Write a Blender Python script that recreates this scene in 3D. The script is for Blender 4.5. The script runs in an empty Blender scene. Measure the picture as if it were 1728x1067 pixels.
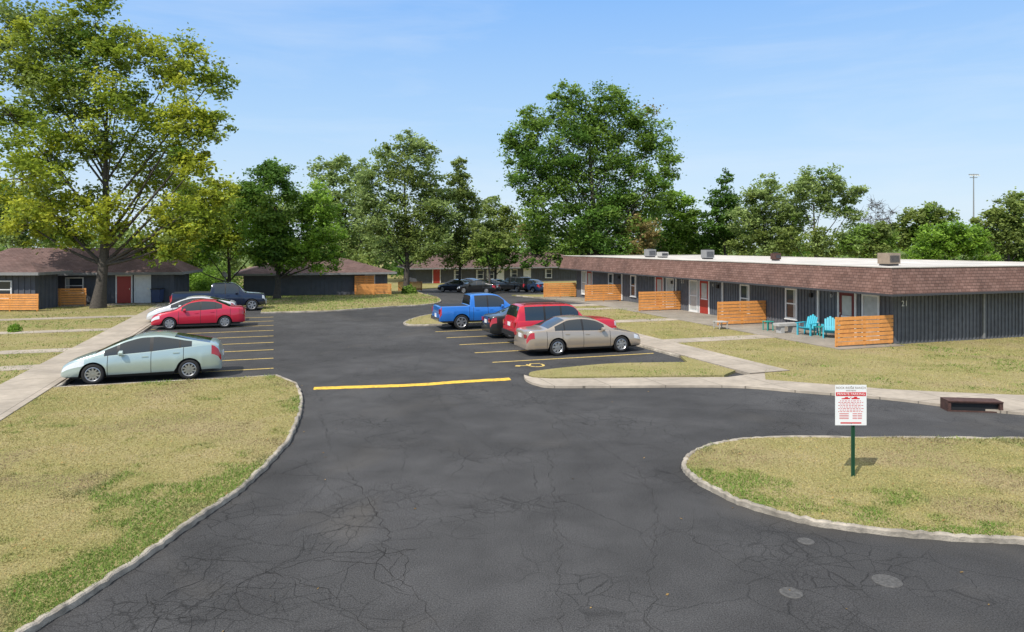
import bpy, bmesh, math, random
import numpy as np
from mathutils import Vector, Matrix, geometry
random.seed(4); rng=np.random.default_rng(7)
F=1180.0; HC=4.3; HZ=414.0
TH=math.atan2(.323,.947)
P=Vector((math.cos(TH),math.sin(TH),0)); D=Vector((-math.sin(TH),math.cos(TH),0))
DK=1.2/32
def drop(Y): return -DK*min(max(Y-52,0),32)
def G(px,py,z=0.0):
    k=(py-HZ)/F; Y=(HC-z)/k
    if Y>52:
        Y=(HC-z-DK*52)/(k-DK) if k>DK+.005 else 999
        if Y>84: Y=(HC-z+1.2)/k
    return ((px-864)/F*Y, Y)
def U(q,s):
    v=P*q+D*s; return (v.x,v.y)
SC=bpy.context.scene; COL=SC.collection
# ---------------- tagging
def tag(o,label=None,cat=None,group=None,kind=None):
    if label:o['label']=label
    if cat:o['category']=cat
    if group:o['group']=group
    if kind:o['kind']=kind
    return o
def empty(name,loc=(0,0,0),rz=0,label=None,cat=None,group=None):
    o=bpy.data.objects.new(name,None); COL.objects.link(o)
    o.location=loc; o.rotation_euler=(0,0,rz); o.empty_display_size=.2
    return tag(o,label,cat,group)
# ---------------- materials
def nodes(m):
    m.use_nodes=True; return m.node_tree.nodes,m.node_tree.links
def mat(name,col,rough=.7,var=.15,scale=3.0,bump=0.0,bscale=40.,metallic=0,coat=0,spec=.5,var2=0,scale2=.5):
    m=bpy.data.materials.new(name); n,l=nodes(m); b=n['Principled BSDF']
    b.inputs['Roughness'].default_value=rough; b.inputs['Metallic'].default_value=metallic
    b.inputs['Coat Weight'].default_value=coat; b.inputs['Coat Roughness'].default_value=.04
    b.inputs['Specular IOR Level'].default_value=spec
    tc=n.new('ShaderNodeTexCoord')
    if var>0:
        t=n.new('ShaderNodeTexNoise'); t.inputs['Scale'].default_value=scale; t.inputs['Detail'].default_value=6
        l.new(tc.outputs['Object'],t.inputs['Vector'])
        r=n.new('ShaderNodeMapRange'); r.inputs[1].default_value=.25; r.inputs[2].default_value=.75
        r.inputs[3].default_value=1-var; r.inputs[4].default_value=1+var
        l.new(t.outputs[0],r.inputs[0])
        v=n.new('ShaderNodeVectorMath'); v.operation='SCALE'; v.inputs[0].default_value=col
        l.new(r.outputs[0],v.inputs['Scale']); out=v.outputs[0]
        if var2>0:
            t2=n.new('ShaderNodeTexNoise'); t2.inputs['Scale'].default_value=scale2; t2.inputs['Detail'].default_value=4
            l.new(tc.outputs['Object'],t2.inputs['Vector'])
            r2=n.new('ShaderNodeMapRange'); r2.inputs[1].default_value=.3; r2.inputs[2].default_value=.7
            r2.inputs[3].default_value=1-var2; r2.inputs[4].default_value=1+var2
            l.new(t2.outputs[0],r2.inputs[0])
            v2=n.new('ShaderNodeVectorMath'); v2.operation='SCALE'
            l.new(out,v2.inputs[0]); l.new(r2.outputs[0],v2.inputs['Scale']); out=v2.outputs[0]
        l.new(out,b.inputs['Base Color'])
    else: b.inputs['Base Color'].default_value=(*col,1)
    if bump>0:
        t=n.new('ShaderNodeTexNoise'); t.inputs['Scale'].default_value=bscale; t.inputs['Detail'].default_value=5
        l.new(tc.outputs['Object'],t.inputs['Vector'])
        bp=n.new('ShaderNodeBump'); bp.inputs['Strength'].default_value=bump; bp.inputs['Distance'].default_value=.02
        l.new(t.outputs[0],bp.inputs['Height']); l.new(bp.outputs[0],b.inputs['Normal'])
    return m
def attr_mat(name,rough=.6,trans=.3):
    m=bpy.data.materials.new(name); n,l=nodes(m); b=n['Principled BSDF']; b.inputs['Roughness'].default_value=rough
    b.inputs['Specular IOR Level'].default_value=.25
    a=n.new('ShaderNodeAttribute'); a.attribute_name='Col'
    l.new(a.outputs['Color'],b.inputs['Base Color'])
    t=n.new('ShaderNodeBsdfTranslucent'); l.new(a.outputs['Color'],t.inputs['Color'])
    mx=n.new('ShaderNodeMixShader'); mx.inputs[0].default_value=trans
    l.new(b.outputs[0],mx.inputs[1]); l.new(t.outputs[0],mx.inputs[2]); l.new(mx.outputs[0],n['Material Output'].inputs[0])
    return m
def worn_paint(name,col,thr=.5):
    m=mat(name,col,.75,.2,14,.25,60); n,l=m.node_tree.nodes,m.node_tree.links; b=n['Principled BSDF']
    src=b.inputs['Base Color'].links[0].from_socket; tc=n.new('ShaderNodeTexCoord')
    t=n.new('ShaderNodeTexNoise'); t.inputs['Scale'].default_value=9; t.inputs['Detail'].default_value=8; t.inputs['Roughness'].default_value=.75; l.new(tc.outputs['Object'],t.inputs['Vector'])
    r=n.new('ShaderNodeMapRange'); r.inputs[1].default_value=thr; r.inputs[2].default_value=thr+.12; l.new(t.outputs[0],r.inputs[0])
    mx=n.new('ShaderNodeMix'); mx.data_type='RGBA'; l.new(r.outputs[0],mx.inputs[0]); l.new(src,mx.inputs[6]); mx.inputs[7].default_value=(.09,.08,.06,1); l.new(mx.outputs[2],b.inputs['Base Color'])
    return m
def shingle_mat(name,c1,c2,bw=.30,rh=.15):
    m=bpy.data.materials.new(name); n,l=nodes(m); b=n['Principled BSDF']; b.inputs['Roughness'].default_value=.9
    uv=n.new('ShaderNodeTexCoord'); br=n.new('ShaderNodeTexBrick'); l.new(uv.outputs['UV'],br.inputs['Vector'])
    br.inputs['Scale'].default_value=1; br.inputs['Brick Width'].default_value=bw; br.inputs['Row Height'].default_value=rh
    br.inputs['Mortar Size'].default_value=.010; br.inputs['Mortar Smooth'].default_value=.3
    br.inputs['Color1'].default_value=(*c1,1); br.inputs['Color2'].default_value=(*c2,1); br.inputs['Mortar'].default_value=(c1[0]*.4,c1[1]*.4,c1[2]*.4,1)
    t=n.new('ShaderNodeTexNoise'); t.inputs['Scale'].default_value=.7; t.inputs['Detail'].default_value=6; l.new(uv.outputs['UV'],t.inputs['Vector'])
    r=n.new('ShaderNodeMapRange'); r.inputs[1].default_value=.3; r.inputs[2].default_value=.7; r.inputs[3].default_value=.75; r.inputs[4].default_value=1.25
    l.new(t.outputs[0],r.inputs[0]); v=n.new('ShaderNodeVectorMath'); v.operation='SCALE'
    l.new(br.outputs[0],v.inputs[0]); l.new(r.outputs[0],v.inputs['Scale']); l.new(v.outputs[0],b.inputs['Base Color'])
    bp=n.new('ShaderNodeBump'); bp.inputs['Strength'].default_value=.6; bp.inputs['Distance'].default_value=.02; bp.invert=True
    l.new(br.outputs[1],bp.inputs['Height']); l.new(bp.outputs[0],b.inputs['Normal'])
    return m
def concrete_mat(name,col,joint=1.6,off=(0,0)):
    m=mat(name,col,.9,.14,5,.25,60,var2=.18,scale2=.7); n,l=m.node_tree.nodes,m.node_tree.links
    b=n['Principled BSDF']; src=b.inputs['Base Color'].links[0].from_socket
    tc=n.new('ShaderNodeTexCoord'); mp=n.new('ShaderNodeMapping'); mp.vector_type='POINT'
    mp.inputs['Rotation'].default_value=(0,0,-TH); mp.inputs['Location'].default_value=(off[0],off[1],0)
    l.new(tc.outputs['Object'],mp.inputs['Vector']); sx=n.new('ShaderNodeSeparateXYZ'); l.new(mp.outputs[0],sx.inputs[0])
    outs=[]
    for k in (0,1):
        pp=n.new('ShaderNodeMath'); pp.operation='PINGPONG'; pp.inputs[1].default_value=joint/2; l.new(sx.outputs[k],pp.inputs[0])
        lt=n.new('ShaderNodeMath'); lt.operation='LESS_THAN'; lt.inputs[1].default_value=.012; l.new(pp.outputs[0],lt.inputs[0]); outs.append(lt.outputs[0])
    mxx=n.new('ShaderNodeMath'); mxx.operation='MAXIMUM'; l.new(outs[0],mxx.inputs[0]); l.new(outs[1],mxx.inputs[1])
    mr=n.new('ShaderNodeMapRange'); mr.inputs[3].default_value=1; mr.inputs[4].default_value=.45; l.new(mxx.outputs[0],mr.inputs[0])
    v=n.new('ShaderNodeVectorMath'); v.operation='SCALE'; l.new(src,v.inputs[0]); l.new(mr.outputs[0],v.inputs['Scale']); l.new(v.outputs[0],b.inputs['Base Color'])
    return m
def asphalt_mat():
    m=bpy.data.materials.new('asphalt'); n,l=nodes(m); b=n['Principled BSDF']; b.inputs['Roughness'].default_value=.9
    b.inputs['Specular IOR Level'].default_value=.2
    tc=n.new('ShaderNodeTexCoord')
    def noise(s,d=5,dist=0):
        t=n.new('ShaderNodeTexNoise'); t.inputs['Scale'].default_value=s; t.inputs['Detail'].default_value=d; t.inputs['Distortion'].default_value=dist
        l.new(tc.outputs['Object'],t.inputs['Vector']); return t
    def mr(src,a,bb,c,d):
        r=n.new('ShaderNodeMapRange'); r.inputs[1].default_value=a; r.inputs[2].default_value=bb; r.inputs[3].default_value=c; r.inputs[4].default_value=d; l.new(src,r.inputs[0]); return r.outputs[0]
    def mul(a,c):
        x=n.new('ShaderNodeMath'); x.operation='MULTIPLY'; l.new(a,x.inputs[0])
        if isinstance(c,(int,float)): x.inputs[1].default_value=c
        else: l.new(c,x.inputs[1])
        return x.outputs[0]
    big=mr(noise(.16,6,.6).outputs[0],.35,.65,.80,1.22)
    mid=mr(noise(1.1,7,.4).outputs[0],.3,.7,.84,1.18)
    fine=mr(noise(55,3).outputs[0],.3,.7,.5,1.5)
    grit=mr(noise(160,2).outputs[0],.60,.75,1,2.4)
    fac=mul(mul(mul(big,mid),fine),grit)
    dn=noise(1.3,4); va=n.new('ShaderNodeVectorMath'); va.operation='MULTIPLY_ADD'; va.inputs[1].default_value=(.55,.55,0)
    l.new(dn.outputs[1],va.inputs[0]); l.new(tc.outputs['Object'],va.inputs[2])
    def vor(s,w):
        vo=n.new('ShaderNodeTexVoronoi'); vo.feature='DISTANCE_TO_EDGE'; vo.inputs['Scale'].default_value=s; l.new(va.outputs[0],vo.inputs['Vector'])
        return mr(vo.outputs['Distance'],0,w,.0,1)
    def sub1(x):
        y=n.new('ShaderNodeMath'); y.operation='SUBTRACT'; y.inputs[0].default_value=1; l.new(x,y.inputs[1]); return y.outputs[0]
    m1=mr(noise(.33,3).outputs[0],.48,.60,0,1); m2=mr(noise(.5,2).outputs[0],.44,.62,0,1); m3=mr(noise(.41,2,.3).outputs[0],.50,.60,0,1)
    c1=mul(mul(sub1(vor(2.6,.032)),m1),.5); c2=mul(mul(sub1(vor(.55,.007)),m2),.55); c3=mul(mul(sub1(vor(5.2,.05)),mul(m1,m3)),.5)
    mx=n.new('ShaderNodeMath'); mx.operation='MAXIMUM'; l.new(c1,mx.inputs[0]); l.new(c2,mx.inputs[1])
    mx2=n.new('ShaderNodeMath'); mx2.operation='MAXIMUM'; l.new(mx.outputs[0],mx2.inputs[0]); l.new(c3,mx2.inputs[1])
    fac=mul(fac,sub1(mx2.outputs[0]))
    v=n.new('ShaderNodeVectorMath'); v.operation='SCALE'; v.inputs[0].default_value=(.0585,.0575,.0575); l.new(fac,v.inputs['Scale'])
    dust=mr(noise(.28,8,1.).outputs[0],.57,.76,0,.36)
    mc=n.new('ShaderNodeMix'); mc.data_type='RGBA'; l.new(dust,mc.inputs[0]); l.new(v.outputs[0],mc.inputs[6]); mc.inputs[7].default_value=(.12,.108,.092,1)
    l.new(mc.outputs[2],b.inputs['Base Color'])
    bp=n.new('ShaderNodeBump'); bp.inputs['Strength'].default_value=.5; bp.inputs['Distance'].default_value=.01; l.new(noise(90,3).outputs[0],bp.inputs['Height']); l.new(bp.outputs[0],b.inputs['Normal'])
    return m
def lawn_mat(name,cols):
    m=bpy.data.materials.new(name); n,l=nodes(m); b=n['Principled BSDF']; b.inputs['Roughness'].default_value=.95; b.inputs['Specular IOR Level'].default_value=.1
    tc=n.new('ShaderNodeTexCoord'); t=n.new('ShaderNodeTexNoise'); t.inputs['Scale'].default_value=.45; t.inputs['Detail'].default_value=9; t.inputs['Roughness'].default_value=.7
    l.new(tc.outputs['Object'],t.inputs['Vector']); cr=n.new('ShaderNodeValToRGB'); e=cr.color_ramp.elements
    e[0].position=.3; e[0].color=(*cols[0],1); e[1].position=.7; e[1].color=(*cols[2],1); x=e.new(.5); x.color=(*cols[1],1)
    l.new(t.outputs[0],cr.inputs[0]); t2=n.new('ShaderNodeTexNoise'); t2.inputs['Scale'].default_value=25; t2.inputs['Detail'].default_value=4; l.new(tc.outputs['Object'],t2.inputs['Vector'])
    r=n.new('ShaderNodeMapRange'); r.inputs[1].default_value=.3; r.inputs[2].default_value=.7; r.inputs[3].default_value=.6; r.inputs[4].default_value=1.35; l.new(t2.outputs[0],r.inputs[0])
    v=n.new('ShaderNodeVectorMath'); v.operation='SCALE'; l.new(cr.outputs[0],v.inputs[0]); l.new(r.outputs[0],v.inputs['Scale']); l.new(v.outputs[0],b.inputs['Base Color'])
    bp=n.new('ShaderNodeBump'); bp.inputs['Strength'].default_value=.6; bp.inputs['Distance'].default_value=.03; l.new(t2.outputs[0],bp.inputs['Height']); l.new(bp.outputs[0],b.inputs['Normal'])
    return m
M={}
M['asphalt']=asphalt_mat()
M['lawn']=lawn_mat('dry_lawn',[(.20,.20,.065),(.29,.255,.11),(.34,.275,.15)])
M['field']=lawn_mat('field_grass',[(.07,.12,.025),(.11,.16,.04),(.18,.18,.06)])
M['concrete']=concrete_mat('concrete',(.38,.325,.26))
M['curb']=mat('curb',(.34,.30,.245),.95,.35,7,.6,40,var2=.35,scale2=1.5)
M['patio']=concrete_mat('patio',(.28,.245,.20),1.95)
M['yellow']=worn_paint('yellow_paint',(.74,.46,.05),.54)
M['yellow_faded']=worn_paint('faded_yellow_paint',(.66,.47,.13),.53)
M['crack']=mat('crack',(.018,.017,.016),.95,.2,10)
M['lid']=mat('worn_lid',(.085,.082,.078),.85,.45,25,.4,60)
M['siding']=mat('slate_siding',(.118,.123,.137),.75,.2,4,.1,40,var2=.15,scale2=.4)
M['siding2']=mat('slate_siding_far',(.085,.092,.108),.75,.15,2)
M['shingle']=shingle_mat('red_brown_shingle',(.150,.080,.062),(.225,.13,.105),.24,.13)
M['shingle2']=shingle_mat('brown_shingle',(.120,.068,.058),(.175,.108,.094))
M['white']=mat('white_paint',(.72,.72,.70),.6,.08,5)
M['roofwhite']=mat('white_membrane',(.57,.53,.475),.7,.2,.8,var2=.15)
M['trim']=mat('dark_trim',(.05,.05,.055),.6,.1)
M['soffit']=mat('soffit',(.32,.30,.28),.8,.1)
M['cedar']=mat('cedar',(.70,.30,.08),.65,.18,9,.15,50,var2=.12,scale2=2)
M['red']=mat('red_door',(.36,.035,.025),.45,.05)
M['maroon']=mat('maroon_door',(.13,.015,.02),.45,.05)
M['glass']=mat('window_glass',(.035,.045,.055),.06,0,spec=.8)
M['curtain']=mat('curtain_glass',(.42,.44,.43),.15,.15,4,spec=.7)
M['bark']=mat('bark',(.075,.064,.054),.95,.35,9,.8,14)
M['leaf']=attr_mat('leaves',.5,.45)
M['blade']=attr_mat('grass_blades',.8,.25)
M['tyre']=mat('tyre',(.016,.016,.017),.85,.1)
M['rim']=mat('rim',(.50,.51,.53),.3,.05,metallic=.85)
M['black']=mat('black_plastic',(.015,.015,.016),.55,.05)
M['carglass']=mat('car_glass',(.016,.021,.022),.03,0,spec=.9,coat=.5)
M['lamp']=mat('lamp_lens',(.62,.64,.66),.08,.1,20,spec=.9,coat=1)
M['tail']=mat('tail_lens',(.38,.012,.012),.1,.1,20,coat=1)
M['chrome']=mat('chrome',(.7,.7,.72),.15,0,metallic=1)
M['teal']=mat('sky_blue_plastic',(.05,.42,.53),.5,.08)
M['teal2']=mat('green_teal_plastic',(.04,.33,.27),.5,.08)
M['green']=mat('green_post',(.012,.07,.035),.5,.1)
M['signred']=mat('sign_red',(.60,.02,.025),.5,0)
M['signwhite']=mat('sign_white',(.80,.80,.79),.4,.03)
M['rust']=mat('rusty_iron',(.075,.036,.028),.85,.4,10,.4,40)
M['steel']=mat('galvanised_steel',(.26,.26,.26),.6,.15,5,metallic=.2)
M['tan']=mat('tan_metal',(.27,.21,.155),.8,.2,5)
M['stone']=mat('pale_stone',(.42,.41,.39),.85,.15,8)
M['eave']=mat('grey_eave_board',(.22,.22,.22),.8,.15,3)
M['bin']=mat('bin_blue',(.03,.05,.12),.5,.1)
def paint(name,c,metal=.35,rough=.28): return mat(name,c,rough,.03,2,metallic=metal,coat=.9)
# ---------------- mesh builder
class MB:
    def __init__(s): s.v=[];s.f=[];s.m=[]
    def face(s,pts,mi=0):
        i=len(s.v); s.v+= [tuple(p) for p in pts]; s.f.append(tuple(range(i,i+len(pts)))); s.m.append(mi)
    def box(s,a,b,mi=0,rot=None,piv=(0,0,0)):
        x0,y0,z0=a;x1,y1,z1=b
        if x0>x1:x0,x1=x1,x0
        if y0>y1:y0,y1=y1,y0
        if z0>z1:z0,z1=z1,z0
        c=[(x0,y0,z0),(x1,y0,z0),(x1,y1,z0),(x0,y1,z0),(x0,y0,z1),(x1,y0,z1),(x1,y1,z1),(x0,y1,z1)]
        if rot is not None:
            pv=Vector(piv); c=[tuple(rot@(Vector(p)-pv)+pv) for p in c]
        i=len(s.v); s.v+=c
        for q in ((0,3,2,1),(4,5,6,7),(0,1,5,4),(1,2,6,5),(2,3,7,6),(3,0,4,7)): s.f.append(tuple(i+k for k in q)); s.m.append(mi)
        return s
    def tube(s,pts,rad,n=8,mi=0,cap=True):
        pts=[Vector(p) for p in pts]
        if not hasattr(rad,'__len__'): rad=[rad]*len(pts)
        base=len(s.v)
        for k,p in enumerate(pts):
            t=(pts[min(k+1,len(pts)-1)]-pts[max(k-1,0)])
            if t.length<1e-6:t=Vector((0,0,1))
            t.normalize(); a=Vector((1,0,0)) if abs(t.x)<.8 else Vector((0,1,0))
            u=t.cross(a).normalized(); w=t.cross(u)
            for j in range(n):
                an=2*math.pi*j/n; s.v.append(tuple(p+(u*math.cos(an)+w*math.sin(an))*rad[k]))
        for k in range(len(pts)-1):
            for j in range(n):
                a=base+k*n+j; b=base+k*n+(j+1)%n; s.f.append((a,b,b+n,a+n)); s.m.append(mi)
        if cap:
            s.f.append(tuple(base+j for j in range(n))[::-1]); s.m.append(mi)
            s.f.append(tuple(base+(len(pts)-1)*n+j for j in range(n))); s.m.append(mi)
        return s
    def lathe_y(s,prof,c,n=28,mi=0):
        base=len(s.v)
        for r,y in prof:
            for j in range(n):
                a=2*math.pi*j/n; s.v.append((c[0]+r*math.cos(a),c[1]+y,c[2]+r*math.sin(a)))
        for k in range(len(prof)-1):
            for j in range(n):
                a=base+k*n+j;b=base+k*n+(j+1)%n; s.f.append((a,b,b+n,a+n)); s.m.append(mi)
        return s
    def build(s,name,mats,parent=None,smooth=False,sharp=35,loc=None,rot=None):
        me=bpy.data.meshes.new(name); me.from_pydata(s.v,[],s.f)
        if not isinstance(mats,(list,tuple)): mats=[mats]
        for m in mats: me.materials.append(m)
        me.polygons.foreach_set('material_index',s.m)
        bm=bmesh.new(); bm.from_mesh(me)
        if smooth:
            bmesh.ops.remove_doubles(bm,verts=bm.verts,dist=.0004)
            bmesh.ops.dissolve_degenerate(bm,dist=.0003,edges=bm.edges)
        bmesh.ops.recalc_face_normals(bm,faces=bm.faces)
        uv=bm.loops.layers.uv.new('UVMap')
        for f in bm.faces:
            nn=f.normal
            t=Vector((0,0,1)).cross(nn)
            t=Vector((1,0,0)) if t.length<.05 else t.normalized()
            b=nn.cross(t)
            for lp in f.loops: lp[uv].uv=(lp.vert.co.dot(t),lp.vert.co.dot(b))
            f.smooth=smooth
        bm.to_mesh(me); bm.free()
        if smooth: me.set_sharp_from_angle(angle=math.radians(sharp))
        o=bpy.data.objects.new(name,me); COL.objects.link(o)
        if parent:o.parent=parent
        if loc:o.location=loc
        if rot:o.rotation_euler=rot
        return o
def npmesh(name,verts,k,cols,m,parent=None):
    nv=len(verts); nf=nv//k; me=bpy.data.meshes.new(name)
    me.vertices.add(nv); me.vertices.foreach_set('co',verts.astype(np.float32).ravel())
    me.loops.add(nv); me.loops.foreach_set('vertex_index',np.arange(nv,dtype=np.int32))
    me.polygons.add(nf); me.polygons.foreach_set('loop_start',np.arange(0,nv,k,dtype=np.int32))
    me.update(calc_edges=True)
    ca=me.color_attributes.new('Col','FLOAT_COLOR','POINT')
    c4=np.ones((nv,4),np.float32); c4[:,:3]=cols; ca.data.foreach_set('color',c4.ravel())
    me.materials.append(m); o=bpy.data.objects.new(name,me); COL.objects.link(o)
    if parent:o.parent=parent
    return o
def cat(pts,n=6):
    pts=[Vector((p[0],p[1],0)) for p in pts]; out=[]
    for i in range(len(pts)-1):
        p0=pts[max(i-1,0)];p1=pts[i];p2=pts[i+1];p3=pts[min(i+2,len(pts)-1)]
        for k in range(n):
            t=k/n; out.append(.5*((2*p1)+(-p0+p2)*t+(2*p0-5*p1+4*p2-p3)*t*t+(-p0+3*p1-3*p2+p3)*t**3))
    out.append(pts[-1]); return [(p.x,p.y) for p in out]
def slab(name,poly,z,m,zb=-.05,kind='structure'):
    vs=[Vector((x,y,z)) for x,y in poly]; mb=MB(); n=len(vs)
    tris=geometry.tessellate_polygon([vs])
    mb.v=[tuple(v) for v in vs]+[(v.x,v.y,zb) for v in vs]
    for t in tris: mb.f.append(tuple(t)); mb.m.append(0)
    for i in range(n): j=(i+1)%n; mb.f.append((i,j,j+n,i+n)); mb.m.append(0)
    o=mb.build(name,m); o['kind']=kind; return o
def curb(pts,h=.10,w=.105,name='kerb',m=None):
    mb=MB(); n=len(pts); prof=[(-w/2-.015,-.03),(-w/2,h-.03),(-w/2+.03,h),(w/2-.02,h),(w/2,h-.02),(w/2,-.03)]
    for i,p in enumerate(pts):
        a=Vector(pts[max(i-1,0)]);b=Vector(pts[min(i+1,n-1)]); t=(b-a).normalized(); nn=Vector((t.y,-t.x))
        jx=random.uniform(-.02,.02); jz=random.uniform(-.018,.008)
        for o,z in prof: mb.v.append((p[0]+nn.x*(o+jx),p[1]+nn.y*(o+jx),z+jz))
    k=len(prof)
    for i in range(n-1):
        for j in range(k-1):
            a=i*k+j; mb.f.append((a,a+1,a+1+k,a+k)); mb.m.append(0)
    for i in (0,n-1): mb.f.append(tuple(i*k+j for j in range(k))); mb.m.append(0)
    o=mb.build(name,m or M['curb']); o['kind']='structure'; return o
def strip(mb,pts,w,z,mi=0):
    n=len(pts); L=[];R=[]
    for i,p in enumerate(pts):
        a=Vector(pts[max(i-1,0)][:2]);b=Vector(pts[min(i+1,n-1)][:2]); t=(b-a).normalized(); ww=w[i] if hasattr(w,'__len__') else w
        L.append((p[0]-t.y*ww/2,p[1]+t.x*ww/2,z)); R.append((p[0]+t.y*ww/2,p[1]-t.x*ww/2,z))
    for i in range(n-1): mb.face([L[i],R[i],R[i+1],L[i+1]],mi)
# ---------------- SETTING
g=MB(); g.face([(-900,-200,-.06),(900,-200,-.06),(900,1500,-.06),(-900,1500,-.06)]); g.build('ground',M['field'])['kind']='structure'
a=MB(); a.face([(-45,-6,0),(70,-6,0),(70,112,0),(-45,112,0)]); a.build('road',M['asphalt'])['kind']='structure'
ZL=.08
leftcurve=cat([G(px,py,ZL) for px,py in [(-200,1230),(30,1067),(140,1000),(250,928),(330,872),(400,825),(450,780),(485,740),(502,702),(507,676),(504,656)]],10)+[G(498,646.5,ZL)]
edge24=[U(.1,23.95),U(-1,23.95),U(-3,24),U(-6.2,24.05)]
LAWNS={}
LAWNS['near_left_lawn']=leftcurve+edge24+[U(-6.2,2)]
LAWNS['left_lawn']=[U(-7.8,2),U(-7.8,57),U(-7.8,120),U(-80,120),U(-80,2)]
farc=cat([G(px,py,ZL) for px,py in [(440,527),(560,524),(660,517),(720,513.5),(742,509),(738,502),(715,496),(702,492),(694,488)]])
LAWNS['far_lawn']=farc+[G(760,485.5),G(950,485),(60,93),(60,220),(-80,220),U(-7.8,119),U(-7.8,52.0),U(-.6,52.0)]
islc=cat([G(px,py,ZL) for px,py in [(1900,741),(1728,740),(1500,738),(1300,738),(1230,744),(1182,757),(1160,772),(1157,787),(1172,803),(1205,823),(1262,848),(1350,872),(1450,888),(1600,902),(1728,908),(1950,925)]],10)
LAWNS['corner_lawn']=islc
isl=cat([G(px,py,.06) for px,py in [(1222,634),(1100,635.5),(930,637.5),(898,635.5),(893,631.5),(905,627),(960,620.5),(1040,614),(1160,612)]])
LAWNS['small_island']=isl+[U(14.75,23.3),U(14.75,19.9)]
isl2=cat([U(14.0,36.7),U(9,36.7),U(7.2,36.8),U(6.75,37.4),U(7.0,38.8),U(8.2,41),U(10,43),U(12,43.9),U(14.0,44.2)])
LAWNS['middle_island']=isl2+[U(14.8,44.2),U(14.8,36.7)]
rb=[G(px,py,.1) for px,py in [(1292,639),(1400,647),(1500,655),(1600,660),(1728,665),(2100,680)]]
LAWNS['right_lawn']=[U(16.4,44.2),U(16.4,20.5)]+rb+[(60,30),(60,92),U(21.8,64),U(21.8,44.2)]
for k,p in LAWNS.items(): slab(k,p,ZL if k!='small_island' else .082,M['lawn'])
curb(leftcurve+edge24); curb(farc); curb(islc); curb(isl2)
curb([U(-6.12,24.05+i*2) for i in range(15)],.1,.12)
curb([U(14.72,23.2+i*1.5) for i in range(10)],.1,.12)
curb([U(16,44.3),U(18.5,44.3),U(21.7,44.35)]); curb([U(21.75,44.4+i*2) for i in range(10)])
def rect(q0,q1,s0,s1): return [U(q0,s0),U(q1,s0),U(q1,s1),U(q0,s1)]
slab('sidewalk',rect(-7.8,-6.2,0,57),.105,M['concrete'])
slab('sidewalk',rect(14.8,16.4,19.2,44.2),.105,M['concrete'])
slab('sidewalk',rect(14.8,21.8,44.2,45.6),.102,M['concrete'])
for s in (28.2,32.4,39.6,46.6): slab('path',rect(-24,-7.8,s-.5,s+.5),.10,M['concrete'])
slab('path',rect(-34,-7.8,55.4,56.9),.10,M['concrete'])
for s in (26.8,34.7,42.0): slab('path',rect(16.4,21.6,s-.55,s+.55),.10,M['concrete'])
lowc=cat([G(px,py,.06) for px,py in [(884,633),(888,641),(905,648),(935,652),(1050,651.5),(1235,651.5),(1350,660),(1500,672),(1600,684),(1728,697),(2100,722)]],5)
up=[G(px,py,.08) for px,py in [(2100,679.5),(1728,664.5),(1600,659.5),(1500,654.5),(1400,646.5),(1292,638.5)]]+[U(16.4,19.2),U(14.8,19.2)]+[G(px,py,.07) for px,py in [(1228,636.5),(1100,637),(930,639),(899,637)]]
slab('sidewalk',lowc+up,.07,M['concrete'])
slab('patio',rect(21.6,25.0,22.4,57.5),.115,M['patio'])
for s in (25.8,28.1,30.4,32.7,35,37.3,39.6,41.9,44.2):
    mb=MB(); strip(mb,[U(-5.9,s),U(-3,s+random.uniform(-.02,.02)),U(0,s)],.11,.005); mb.build('road_marking',M['yellow_faded'])['kind']='structure'
for s in (24.5,26.9,29.3,31.7,34.1):
    mb=MB(); strip(mb,[U(7.6,s),U(10.5,s),U(14.3,s)],.11,.005); mb.build('road_marking',M['yellow_faded'])['kind']='structure'
mb=MB(); cx,cy=G(898,616.5)
def L(x,y): v=Vector((cx,cy,0))+P*x*.8+D*y*.8; return (v.x,v.y)
strip(mb,[L(-.62,-.0),L(-.15,-.05),L(.05,.35),L(.5,.3)],.09,.006)
strip(mb,[L(.35*math.cos(t)+.15,.5*math.sin(t)+.0) for t in np.linspace(2.6,6.6,14)],.09,.0065)
strip(mb,[L(-.75,-.12),L(-.6,.12)],.18,.007)
mb.build('road_marking',M['yellow_faded'])['kind']='structure'
mb=MB(); bp=cat([G(530,656),G(600,653.5),G(700,650),G(780,644.5),G(860,640)],10)
n=len(bp); prof=[(-.19,0.004),(-.12,.022),(0,.035),(.12,.022),(.19,.004)]
for i,p in enumerate(bp):
    A=Vector(bp[max(i-1,0)]);B=Vector(bp[min(i+1,n-1)]); t=(B-A).normalized(); j0=random.uniform(-.02,.02)
    for o,z in prof: mb.v.append((p[0]-t.y*(o*(1+random.uniform(-.15,.15))+j0),p[1]+t.x*(o*(1+random.uniform(-.12,.12))+j0),z))
for i in range(n-1):
    for j in range(4): a_=i*5+j; mb.f.append((a_,a_+1,a_+6,a_+5)); mb.m.append(0)
o=mb.build('speed_bump',M['yellow']); tag(o,'low speed bump painted yellow across the asphalt drive','speed bump')
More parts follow.
